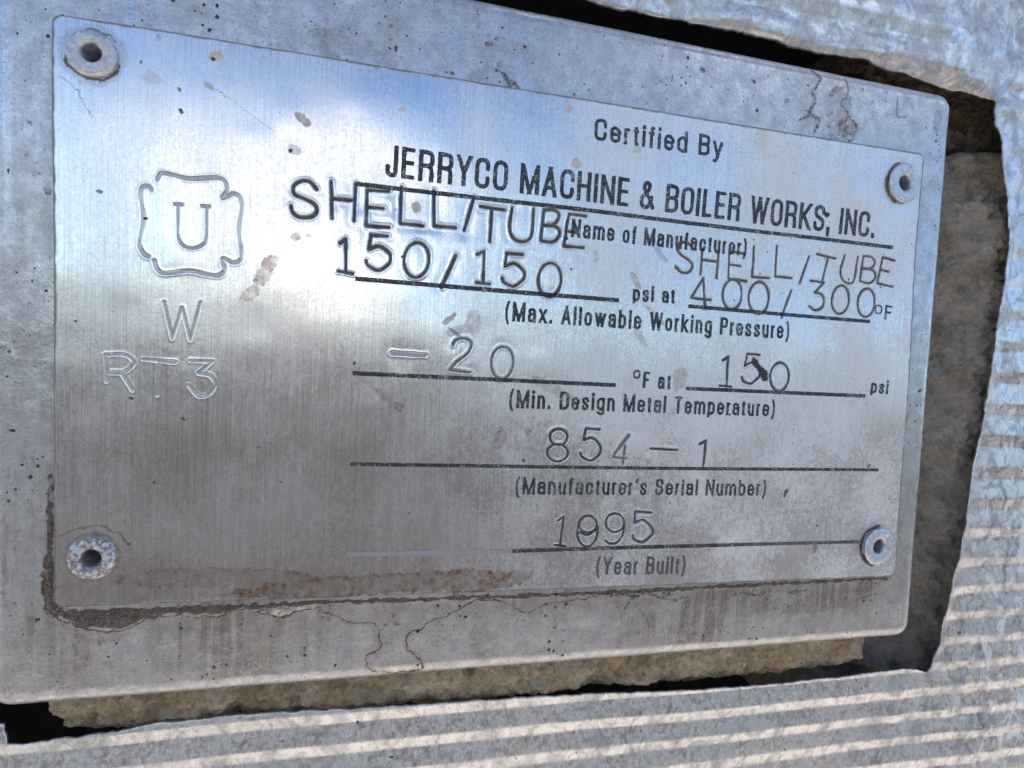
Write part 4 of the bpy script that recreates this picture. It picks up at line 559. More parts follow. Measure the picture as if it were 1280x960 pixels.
def mat_jacket():
    k = Kit('weathered_corrugated_aluminium')
    x, y, z = k.sep_mm()
    fine = k.noise((1.5, 1.3, 1.1), 6, .72)
    mid = k.noise((.22, .2, .16), 5, .62, dist=.8)
    broad = k.noise((.03, .03, .03), 3, .5, loc=(3, 1, 1))
    c = k.mixc(k.ramp(fine, .3, .7), (.60, .585, .57), (.78, .765, .75))
    rough = k.mixf(k.ramp(fine, .35, .65), .29, .41)
    grime = k.ramp(k.math('ADD', k.math('MULTIPLY', mid, .75), k.math('MULTIPLY', fine, .25)), .42, .70)
    grime = k.math('MULTIPLY', grime, k.ramp(broad, .3, .62, .4, .8))
    grime = k.math('MAXIMUM', grime, k.math('MULTIPLY', k.ramp(mid, .35, .6), k.ramp(z, 135, 170, 0, .5)))
    streak = k.ramp(k.noise((.5, .5, .05), 4, .6, loc=(6, 6, 1)), .54, .7, 0, .4)
    grime = k.math('MAXIMUM', grime, streak)
    c = k.mixc(grime, c, (.29, .26, .22))
    met = k.math('SUBTRACT', 1.0, k.math('MULTIPLY', grime, .8))
    rough = k.mixf(grime, rough, .66)
    micro = k.noise((4.5, 4, 1.6), 4, .8, loc=(5, 5, 2))
    c = k.mixc(k.ramp(micro, .53, .64, 0, .5), c, (.22, .20, .18))
    c = k.mixc(k.ramp(micro, .45, .36, 0, .2), c, (.80, .78, .75))
    ox = k.math('MULTIPLY', k.ramp(k.noise((.35, .3, .3), 5, .65, dist=1.0, loc=(21, 4, 8)), .53, .57), .42)
    c = k.mixc(ox, c, (.27, .265, .265))
    # white corrosion flakes, mostly on the right-hand side
    fl = k.noise((.16, .16, .13), 6, .66, dist=1.5, loc=(17, 2, 9))
    fk = k.math('MULTIPLY', k.ramp(fl, .555, .57), k.ramp(x, 176, 200))
    c = k.mixc(k.math('MULTIPLY', fk, .6), c, (.74, .72, .69))
    met = k.math('MULTIPLY', met, k.math('SUBTRACT', 1.0, k.math('MULTIPLY', fk, .85)))
    gr = k.ramp(k.noise((.2, .2, .13), 5, .62, dist=1.2, loc=(2, 12, 4)), .56, .58, 0, .5)
    gr = k.math('MULTIPLY', gr, k.ramp(x, 150, 200))
    c = k.mixc(gr, c, (.20, .20, .21))
    sp = k.math('MAXIMUM', k.specks(.16, .08, .5, .6, stretch=(1, 1, 1.6)), k.specks(.6, .03, .2, .3, loc=(1, 9, 3)))
    c = k.mixc(k.math('MULTIPLY', sp, .88), c, (.03, .025, .02))
    met = k.math('MULTIPLY', met, k.math('SUBTRACT', 1.0, sp))
    k.bump(fine, .18, .05)
    k.bump(micro, .3, .05)
    k.bump(mid, .2, .2)
    return k.out(c, rough, k.clamp1(met))


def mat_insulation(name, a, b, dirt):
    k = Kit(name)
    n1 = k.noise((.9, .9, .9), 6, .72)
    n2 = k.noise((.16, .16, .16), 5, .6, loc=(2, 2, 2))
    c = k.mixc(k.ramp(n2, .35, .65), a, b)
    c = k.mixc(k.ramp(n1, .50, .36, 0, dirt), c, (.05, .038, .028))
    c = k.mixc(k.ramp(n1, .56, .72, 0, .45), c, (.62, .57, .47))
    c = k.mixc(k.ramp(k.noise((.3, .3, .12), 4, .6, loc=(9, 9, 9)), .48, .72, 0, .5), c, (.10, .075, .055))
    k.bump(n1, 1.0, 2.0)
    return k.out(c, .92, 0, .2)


def mat_plain(name, a, b, scale, rough, metal=0.0):
    k = Kit(name)
    n = k.noise((scale,) * 3, 6, .65)
    c = k.mixc(k.ramp(n, .3, .7), a, b)
    k.bump(n, .3, .2 / scale)
    return k.out(c, rough, metal)


# ------------------------------------------------------------------ the setting below and behind
def flat_sheet(name, pts, z, mat):
    me = bpy.data.meshes.new(name)
    me.from_pydata([(px, py, z) for px, py in pts], [], [tuple(range(len(pts)))])
    me.materials.append(mat)
    o = bpy.data.objects.new(name, me)
    col.objects.link(o)
    o['kind'] = 'structure'
    return o


flat_sheet('ground', [(-1500, -1500), (1500, -1500), (1500, 1500), (-1500, 1500)], 0.0,
           mat_plain('grey_gravel', (0.04, 0.033, 0.028), (0.064, 0.053, 0.045), .03, .95))
flat_sheet('bounce_slab', [(-5, -1.5), (5, -1.5), (5, 1.5), (-5, 1.5)], 0.02,
           mat_plain('pale_bounce_concrete', (.45, .40, .335), (.55, .49, .42), .02, .9))  # unseen pale slab, added to bounce warm light onto the metal

# outer shell of the vessel, well behind the opening
SHELL_W = -46.0
gx, gv = np.meshgrid(np.linspace(-330, 330, 34), np.linspace(-300, 300, 31))
co = np.stack([gx.ravel(), gv.ravel(), SHELL_W + 0.4 * fbm(gx.ravel() / 40, gv.ravel() / 40, 3, 5)], 1)
shell = link('vessel_shell', make_mesh('vessel_shell', co, grid_quads(31, 34)),
             mat_plain('dark_primed_steel', (.03, .027, .025), (.05, .043, .038), .2, .8))
shell['kind'] = 'structure'


# ------------------------------------------------------------------ corrugated jacket with its torn opening
def resample(pts, step, closed=True):
    p = np.array(pts, float)
    q = np.vstack([p, p[:1]]) if closed else p
    d = np.r_[0, np.cumsum(np.hypot(*np.diff(q, axis=0).T))]
    n = int(d[-1] / step)
    s = np.linspace(0, d[-1], n, endpoint=not closed)
    return np.stack([np.interp(s, d, q[:, 0]), np.interp(s, d, q[:, 1])], 1)


hole = [(u, v) for u, v in HOLE] + [(-83.6, -62.6), (-86.2, -62.0), (-86.6, -30), (-86.3, 10), (-86.0, 58), (-82, 64.5), (-45, 64.2)]
ho = resample(hole, .36)
ho[:, 0] += .16 * vnoise(ho[:, 1] / 1.7, ho[:, 0] / 9, 3)
ho[:, 1] += .16 * vnoise(ho[:, 0] / 2.3, ho[:, 1] / 9, 4)
ho[:, 0] += .14 * vnoise(ho[:, 1] / .7, ho[:, 0] / 3, 5) + .35 * np.maximum(0, vnoise(ho[:, 1] / 5, ho[:, 0] / 3, 6) - .45)
ho[:, 1] += .10 * vnoise(ho[:, 0] / .8, ho[:, 1] / 3, 7)
JW = -5.0
dist = np.r_[np.linspace(0, 3, 14)[:-1], np.linspace(3, 40, 105)[:-1], 40 * (8.0 ** np.linspace(0, 1, 26))]
rad = np.hypot(ho[:, 0], ho[:, 1])
scale_ = 1 + dist[:, None] / rad[None, :]
JU, JV = scale_ * ho[None, :, 0], scale_ * ho[None, :, 1]
JD = np.repeat(dist[:, None], len(ho), 1)
# the last ring is squared off and closed back to the shell
vv = JV + 62.0
ph = np.where(vv < 0, vv / 5.6, np.where(vv < 30, vv / 5.6 - vv * vv / 60 * (1 / 5.6 - 1 / 7.0),
              30 / 5.6 - 15 * (1 / 5.6 - 1 / 7.0) + (vv - 30) / 7.0)) + 0.0
ph = ph + .05 * vnoise(JU / 45, JV / 12, 8)
fr = ph - np.floor(ph)
A0 = 0.37                                            # share of the pitch that faces down
tri = np.where(fr < A0, fr / A0, (1 - fr) / (1 - A0))      # v rising: 0..A0 going out -> normal faces down
rr = .10
tri = np.where(tri < rr, rr / 2 + tri * tri / (2 * rr), np.where(tri > 1 - rr, 1 - rr / 2 - (1 - tri) ** 2 / (2 * rr), tri))
amp = 0.62 * (1 - .35 * sstep(-.2, .6, vnoise(JU / 22, JV / 22, 12)))
amp = amp * (1 - .15 * sstep(-70, -40, JV) * sstep(80, 95, JU)) * (1 + .35 * sstep(40, 60, JV))
amp = amp * (1 - .8 * np.exp(-JD / 2.5) * sstep(85, 93, JU) * sstep(-66, -60, JV))
JWt = JW + amp * (tri - .5)
JWt += .55 * fbm(JU / 38, JV / 38, 3, 21)
top = sstep(46, 58, JV) * np.exp(-JD / 3.2)
JWt += top * (-1.0 + 1.3 * fbm(JU / 13, JV * 0 + .3, 3, 31))
JWt += (1 - sstep(3, 14, JD)) * sstep(50, 56, JV) * (.6 * fbm(JU / 7, JV / 4, 3, 33))
rgt = sstep(88, 95, JU) * sstep(-66, -60, JV) * sstep(60, 54, JV)
JWt += rgt * np.exp(-JD / 2.2) * (.5 + .9 * fbm(JV / 12, JU * 0 + 1.3, 3, 41))
upp = sstep(48, 60, JV) * (1 - sstep(12, 30, JD) * .6)
JWt += upp * (.8 * fbm(JU / 22, JV / 9, 2, 61) + .25 * fbm(JU / 7, JV / 4, 2, 63))
sidec = sstep(92, 98, JU) * sstep(-60, -50, JV)
JWt += sidec * .45 * fbm(JU / 9, JV / 14, 2, 65)
# small crumples in the lower right corner
cor = np.exp(-((JU - 104) ** 2 / 500 + (JV + 80) ** 2 / 500))
JWt += cor * .6 * fbm(JU / 7, JV / 11, 2, 51)
rings = [np.stack([JU.ravel(), JV.ravel(), JWt.ravel()], 1)]
# inside lip: sheet thickness 0.5 mm, then the back of the sheet near the cut
lip = np.stack([JU[0] + .02 * ho[:, 0] / rad, JV[0] + .02 * ho[:, 1] / rad, JWt[0] - .5], 1)
back = np.stack([JU[22], JV[22], JWt[22] - .6 - .2], 1)
rim = np.stack([JU[-1] * 1.001, JV[-1] * 1.001, np.full(len(ho), SHELL_W + .5)], 1)
co = np.vstack([back, lip, rings[0], rim])
jq = grid_quads(len(dist) + 3, len(ho), wrap=True)
JBASE = (-86.0, -110.0, JW)
jacket = link('corrugated_jacket', make_mesh('corrugated_jacket', co, jq, base=JBASE), mat_jacket(), None, JBASE)
tag(jacket, 'weathered corrugated aluminium jacketing with a torn opening around the grey steel pad', 'metal cladding')


# ------------------------------------------------------------------ insulation seen in the gap
def rough_block(name, u0, u1, v0, v1, front, mat, label, seed, step=.33, depth=-44, edge=None):
    nu, nv = int((u1 - u0) / step) + 1, int((v1 - v0) / step) + 1
    s, t = np.meshgrid(np.linspace(0, 1, nu), np.linspace(0, 1, nv))
    U, V = u0 + (u1 - u0) * s, v0 + (v1 - v0) * t
    if edge is not None:
        U, V = edge(U, V, s, t)
    W_ = front(U, V) + 2.4 * fbm(U / 8, V / 5.5, 4, seed, .6) + 1.5 * (abs(fbm(U / 2.6, V / 2.2, 4, seed + 9, .65)) - .3)
    pit = sstep(.25, .6, fbm(U / 4, V / 4, 3, seed + 20))
    W_ -= 1.0 * pit
    # broken edges fall away
    e = np.minimum(np.minimum(s * (u1 - u0), (1 - s) * (u1 - u0)), np.minimum(t * (v1 - v0), (1 - t) * (v1 - v0)))
    W_ -= 3.0 * (1 - np.clip(e / 2.0, 0, 1)) ** 2
    F = np.stack([U.ravel(), V.ravel(), W_.ravel()], 1)
    q = grid_quads(nv, nu)
    ring = np.r_[np.arange(nu), np.arange(1, nv) * nu + nu - 1, (nv - 1) * nu + np.arange(nu - 2, -1, -1), np.arange(nv - 2, 0, -1) * nu]
    n = len(F)
    B = F[ring].copy()
    B[:, 2] = depth
    m = len(ring)
    i = np.arange(m)
    side = np.stack([ring[i], n + i, n + (i + 1) % m, ring[(i + 1) % m]], 1)
    base = ((u0 + u1) / 2, v0, depth)
    o = link(name, make_mesh(name, np.vstack([F, B]), np.vstack([q, side]), base=base), mat, None, base)
    return tag(o, label, 'insulation')


def band_edge(U, V, s, t):
    # ragged ends, drawn in towards the bottom
    pull = sstep(-61, -69, V)
    n = 1.5 * fbm(V / 3, V * 0, 3, 77)
    left = (1 - sstep(0, .08, s)) * (4.5 * pull + n)
    rightp = sstep(.92, 1, s) * (6.5 * pull + n)
    V = V + (1 - sstep(0, .25, t)) * (1.3 * fbm(U / 7, U * 0, 4, 78))
    return U + left - rightp, V


rough_block('insulation_block', -79.5, 78.8, -71.5, -46,
            lambda U, V: -6.6 - 7.5 * sstep(-64.0, -71, V) ** 1.2,
            mat_insulation('cream_calcium_silicate', (.62, .42, .23), (.76, .58, .38), .4),
            'crumbling cream insulation in the long gap under the grey steel pad', 61, edge=band_edge)


def seam(U):
    return 47.6 + 2.6 * sstep(88, 100, U) ** 1.5


rough_block('insulation_block', 72, 112, -88, 50,
            lambda U, V: -21 + 13.5 * sstep(84, 106, U + 1.5 * vnoise(V / 15, U * 0, 5)) + 1.3 * fbm((U + V) / 6, (U - V) / 20, 3, 6),
            mat_insulation('brown_grey_insulation', (.50, .40, .30), (.62, .52, .41), .28),
            'brownish grey insulation filling the tall gap right of the steel pad', 81,
            edge=lambda U, V, s, t: (U, V + sstep(.6, 1, t) * (seam(U) - 50)))
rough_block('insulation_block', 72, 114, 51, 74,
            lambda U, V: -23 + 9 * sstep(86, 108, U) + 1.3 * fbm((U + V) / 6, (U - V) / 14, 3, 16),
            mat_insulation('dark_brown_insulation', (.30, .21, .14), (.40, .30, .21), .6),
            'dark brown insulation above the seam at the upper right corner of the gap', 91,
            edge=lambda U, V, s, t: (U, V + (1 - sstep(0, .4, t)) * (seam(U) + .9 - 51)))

# ------------------------------------------------------------------ marks shared by pad and plate
RIVETS = [(-70.27, 37.88), (69.91, 35.94), (70.84, -36.70), (-69.73, -34.94)]


def paint(U, V, tides_and_shade, blobs, ch_count=4, seed=100):
    """stain and painted shade masks; channels: 0 groove, 1 brown film, 2 black, 3 pale"""
    M = np.zeros((len(U), ch_count))
    wu = U + .22 * vnoise(U * 1.1, V * 1.1, seed) + .1 * vnoise(U * 3, V * 3, seed + 3)
    wv = V + .22 * vnoise(U * 1.1, V * 1.1, seed + 1) + .1 * vnoise(U * 3, V * 3, seed + 4)
    for pts, w, ch, s in tides_and_shade:
        p = np.array(pts)
        lo, hi = p.min(0) - 1.5, p.max(0) + 1.5
        idx = np.nonzero((U > lo[0]) & (U < hi[0]) & (V > lo[1]) & (V < hi[1]))[0]
        if len(idx) == 0:
            continue
        d = seg_dist(wu[idx], wv[idx], pts)
        wl = w * (.55 + .6 * (vnoise(U[idx] / 1.3, V[idx] / 1.3, seed + 7) * .5 + .5))
        M[idx, ch] = np.maximum(M[idx, ch], s * (1 - sstep(wl * .35, wl * .9, d)))
    for u, v, ru, rv, ang, ch, s in blobs:
        R = max(ru, rv) * 1.4 + 1
        idx = np.nonzero((abs(U - u) < R) & (abs(V - v) < R))[0]
        if len(idx) == 0:
            continue
        a = math.radians(ang)
        k = .2 * min(ru, rv) + .05
        du = U[idx] - u + k * 2.4 * fbm(U[idx] * 1.3, V[idx] * 1.3, 4, seed + 11, .7)
        dv = V[idx] - v + k * 2.4 * fbm(U[idx] * 1.3, V[idx] * 1.3, 4, seed + 15, .7)
        x, y = (du * math.cos(a) + dv * math.sin(a)) / ru, (-du * math.sin(a) + dv * math.cos(a)) / rv
        r = np.sqrt(x * x + y * y)
        soft = .5 if s < .35 else .14
        body = s * (1 - sstep(1 - soft, 1 + soft * .6, r)) * (1 if ch == 2 else .62 + .38 * np.clip(fbm(U[idx] * 1.1, V[idx] * 1.1, 3, seed + 19) * 2 + .6, 0, 1))
        if ch == 1 and s >= .4:                                  # dried film: darker rim
            body = np.minimum(1, body * (.8 + .4 * sstep(.6, .95, r)))
        M[idx, ch] = np.maximum(M[idx, ch], body)
    return M


# ------------------------------------------------------------------ steel pad behind the nameplate
PAD = [(-84.4, 58.4), (82.3, 55.6), (83.0, -57.5), (-84.6, -58.6)]       # TL TR BR BL
PADW = -1.15


def bilin(c, s, t):
    c = np.array(c)
    s, t = s[..., None], t[..., None]
    return (c[0] * (1 - s) + c[1] * s) * (1 - t) + (c[3] * (1 - s) + c[2] * s) * t


def rounded_outline(w, h, r, step):
    pts = []
    for cx, cy, a0 in ((w - r, h - r, 0), (r, h - r, 90), (r, r, 180), (w - r, r, 270)):
        for k in range(13):
            a = math.radians(a0 + 90 * k / 12)
            pts.append((cx + r * math.cos(a), cy + r * math.sin(a)))
    return resample(pts, step)


po = rounded_outline(162.2, 112.2, 3.4, .2)
nx = np.gradient(np.r_[po[-3:, 1], po[:, 1], po[:3, 1]])[3:-3]
ny = -np.gradient(np.r_[po[-3:, 0], po[:, 0], po[:3, 0]])[3:-3]
nl = np.hypot(nx, ny)
nx, ny = nx / nl, ny / nl
BR = 2.8
inner = np.stack([81.1 + (po[:, 0] - 81.1) * .80, 56.1 + (po[:, 1] - 56.1) * .70], 1)
rings = []
front_edge = po - BR * np.stack([nx, ny], 1)
for t in np.linspace(0, 1, 84):
    p = inner * (1 - t) + front_edge * t
    rings.append(np.c_[p, np.zeros(len(p))])
for a in np.linspace(0, math.pi / 2, 16)[1:]:
    p = front_edge + BR * math.sin(a) * np.stack([nx, ny], 1)
    rings.append(np.c_[p, np.full(len(p), -BR * (1 - math.cos(a)))])
for d in (-6, -12, -22, -45):
    rings.append(np.c_[po, np.full(len(po), float(d))])
R = np.vstack(rings)
uv = bilin(PAD, R[:, 0] / 162.2, 1 - R[:, 1] / 112.2)
U, V, Wp = uv[:, 0], uv[:, 1], R[:, 2] + PADW
Wp = Wp + .10 * fbm(U / 18, V / 18, 3, 111) + .03 * fbm(U / 3, V / 3, 3, 112)
M = paint(U, V, PAD_TIDES, PAD_BLOBS, seed=200)
# faint dried film between the plate and the tide line
M[:, 1] = np.maximum(M[:, 1], .30 * sstep(-50.5 + 0, -46.5, V + 1.2 * fbm(U / 6, V / 6, 3, 310)) * sstep(-41, -43, V) * sstep(-72, -40, U) * (.6 + .4 * fbm(U / 2, V / 2, 3, 311)))
# thick dried dirt along the lower left corner of the nameplate
cr = np.array(CRUST)
idx = np.nonzero((U > -80) & (U < -34) & (V < -26) & (V > -50))[0]
pu, pv = U[idx] + .35 * fbm(U[idx], V[idx], 3, 301), V[idx] + .35 * fbm(U[idx], V[idx], 3, 302)
inside = np.zeros(len(idx), bool)
for a, b in zip(cr, np.roll(cr, -1, 0)):
    cond = (a[1] > pv) != (b[1] > pv)
    with np.errstate(divide='ignore', invalid='ignore'):
        inside ^= cond & (pu < (b[0] - a[0]) * (pv - a[1]) / (b[1] - a[1]) + a[0])
dd = seg_dist(pu, pv, [tuple(q) for q in cr] + [tuple(cr[0])])
fill = np.where(inside, np.clip(dd / .5, 0, 1) ** .7, 0) * (1 - .75 * sstep(-50, -38.5, U[idx] + 2.5 * fbm(U[idx] / 3, V[idx] / 3, 3, 306)))
M[idx, 1] = np.maximum(M[idx, 1], fill * (.78 + .22 * fbm(U[idx] / 1.5, V[idx] / 1.5, 2, 303)))
Wp[idx] += np.where(inside, np.clip(dd / 1.4, 0, 1) * (.16 + .16 * fbm(U[idx] / .9, V[idx] / .9, 3, 304)), 0)
for ru, rv in RIVETS:
    d = np.hypot(U - ru, V - rv)
    Wp = np.where(d < 1.7, Wp - 6, Wp)
under = sstep(0, 1.5, np.minimum(np.minimum(U + 73.0, 73.5 - U), np.minimum(V + 41.0, 40.5 - V)))
Wp = Wp - 1.2 * under                                     # the pad is hollowed a little behind the thin plate
PBASE = (0, -56.4, PADW)
pad = link('backing_plate', make_mesh('backing_plate', np.c_[U, V, Wp], grid_quads(len(rings), len(po), wrap=True)[:, ::-1],
                                     base=PBASE, masks=M), mat_pad(), None, PBASE)
tag(pad, 'stained grey steel pad with rounded edges carrying the riveted nameplate', 'steel plate')

# ------------------------------------------------------------------ nameplate
NB = (0.0, -43.0, -0.6)
name_root = link('nameplate', None, None, None, NB)
tag(name_root, 'brushed stainless manufacturer nameplate with black lettering and stamped characters', 'nameplate')
PLATE = [(-75.45, 42.75), (74.25, 42.15), (76.0, -43.3), (-74.6, -42.3)]


def plate_height(U, V):
    h = 0.22 * fbm(U / 34, V / 34, 2, 401) + 0.22 * .34 * fbm(U / 9, V / 9, 2, 405)
    h = h + .40 * np.exp(-((V - 35) / 16) ** 2) * sstep(-8, -48, U + 5 * vnoise(V / 9, U / 30, 407))   # left end lifted by the rivet
    h = h - .35 * np.exp(-((V - 22) / 12) ** 2) * sstep(-6, 22, U + 4 * vnoise(V / 7, U / 30, 408))
    h = h - .42 * np.exp(-((U + 27) ** 2 / 170 + (V - 23.5) ** 2 / 60))           # battered hollow below the first stamped row
    h = h - .14 * np.exp(-((U - 46) ** 2 / 200 + (V - 13) ** 2 / 40))
    h = h - .18 * np.exp(-((U - 13.5) ** 2 / 7 + (V + 20.5) ** 2 / 6))          # hammer dent beside the 4
    g = np.zeros(len(U))
    dent = np.zeros(len(U))
    dirt = np.zeros(len(U))
    rimh = np.zeros(len(U))
    for wd, dp, di, pts in STROKES:
        p = np.array(pts)
        lo, hi = p.min(0) - 4, p.max(0) + 4
        idx = np.nonzero((U > lo[0]) & (U < hi[0]) & (V > lo[1]) & (V < hi[1]))[0]
        if len(idx) == 0:
            continue
        d = seg_dist(U[idx], V[idx], pts)
        va = vnoise(U[idx] / 1.6, V[idx] / 1.6, 421)
        wd = wd * (1 + .22 * va)
        dp = dp * (.85 + .45 * vnoise(U[idx] / 2.3, V[idx] / 2.3, 422))
        r = np.clip(d / (wd * .62), 0, 1)
        g[idx] = np.minimum(g[idx], -dp * (1 - r * r) ** 1.5)
        dent[idx] = np.minimum(dent[idx], -.06 * (dp / .25) ** 2 * np.exp(-(d / 1.35) ** 2))
        rimh[idx] = np.maximum(rimh[idx], .20 * dp * np.exp(-((d - wd * .85) / .2) ** 2))
        dirt[idx] = np.maximum(dirt[idx], di * (1 - sstep(wd * .42, wd * .72, d)))
    return h + dent + g + rimh * (g > -.02), dirt


ss = np.linspace(0, 1, 1010)
ss = ss * .86 + ss * ss * .14                        # finer towards the near, left end
tt = np.linspace(0, 1, 650)
S, T = np.meshgrid(ss, tt)
uv = bilin(PLATE, S, T).reshape(-1, 2)
U, V = uv[:, 0].copy(), uv[:, 1].copy()
# clipped corners and slightly uneven sheared edges
for cu, cv, su, sv in ((-75.45, 42.75, 1, -1), (74.25, 42.15, -1, -1), (76, -43.3, -1, 1), (-74.6, -42.3, 1, 1)):
    a, b = (U - cu) * su, (V - cv) * sv
    rc = 1.3
    k = (a < rc) & (b < rc)
    dx, dy = rc - a[k], rc - b[k]
    L = np.maximum(np.hypot(dx, dy), 1e-6)
    mx = np.maximum(dx, dy)
    U[k] = cu + su * (rc - dx * mx / L)
    V[k] = cv + sv * (rc - dy * mx / L)
H, dirt = plate_height(U, V)
for ru, rv in RIVETS:
    d = np.hypot(U - ru, V - rv)
    H = H - .12 * np.exp(-(d / 5) ** 2)
    H = np.where(d < 1.7, H - 6, H)
M = paint(U, V, TIDES_AND_GAP_SHADE, BLOBS, seed=100)
M[:, 0] = dirt
nr, nc = S.shape
q = grid_quads(nr, nc)[:, ::-1]
ring = np.r_[np.arange(nc), np.arange(1, nr) * nc + nc - 1, (nr - 1) * nc + np.arange(nc - 2, -1, -1), np.arange(nr - 2, 0, -1) * nc]
n, m = len(U), len(ring)
i = np.arange(m)
# rolled edge then down to the pad
e1 = np.c_[U[ring], V[ring], H[ring] - .14]
cen = np.array([0, 0])
e1[:, :2] *= 1.0008
e2 = e1.copy()
e2[:, 2] = -1.3
side = np.vstack([np.stack([ring[(i + 1) % m], ring[i], n + i, n + (i + 1) % m], 1)[:, ::-1],
                  np.stack([n + (i + 1) % m, n + i, n + m + i, n + m + (i + 1) % m], 1)[:, ::-1]])
S_, T_ = S.ravel(), T.ravel()
edge = np.minimum(np.minimum(S_, 1 - S_) * 150, np.minimum(T_, 1 - T_) * 85)
M[:, 2] = np.maximum(M[:, 2], .75 * (1 - sstep(.14, .40, edge + .1 * vnoise(U * .8, V * .8, 431))))  # thin dark outline painted in as shade around the sheet
ME = M[ring].copy()
ME[:, 2] = .75                                       # contact shadow painted along the sheared edge
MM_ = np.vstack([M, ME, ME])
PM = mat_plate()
link('sheet', make_mesh('sheet', np.vstack([np.c_[U, V, H], e1, e2]), np.vstack([q, side]), base=NB, masks=MM_), PM, name_root)

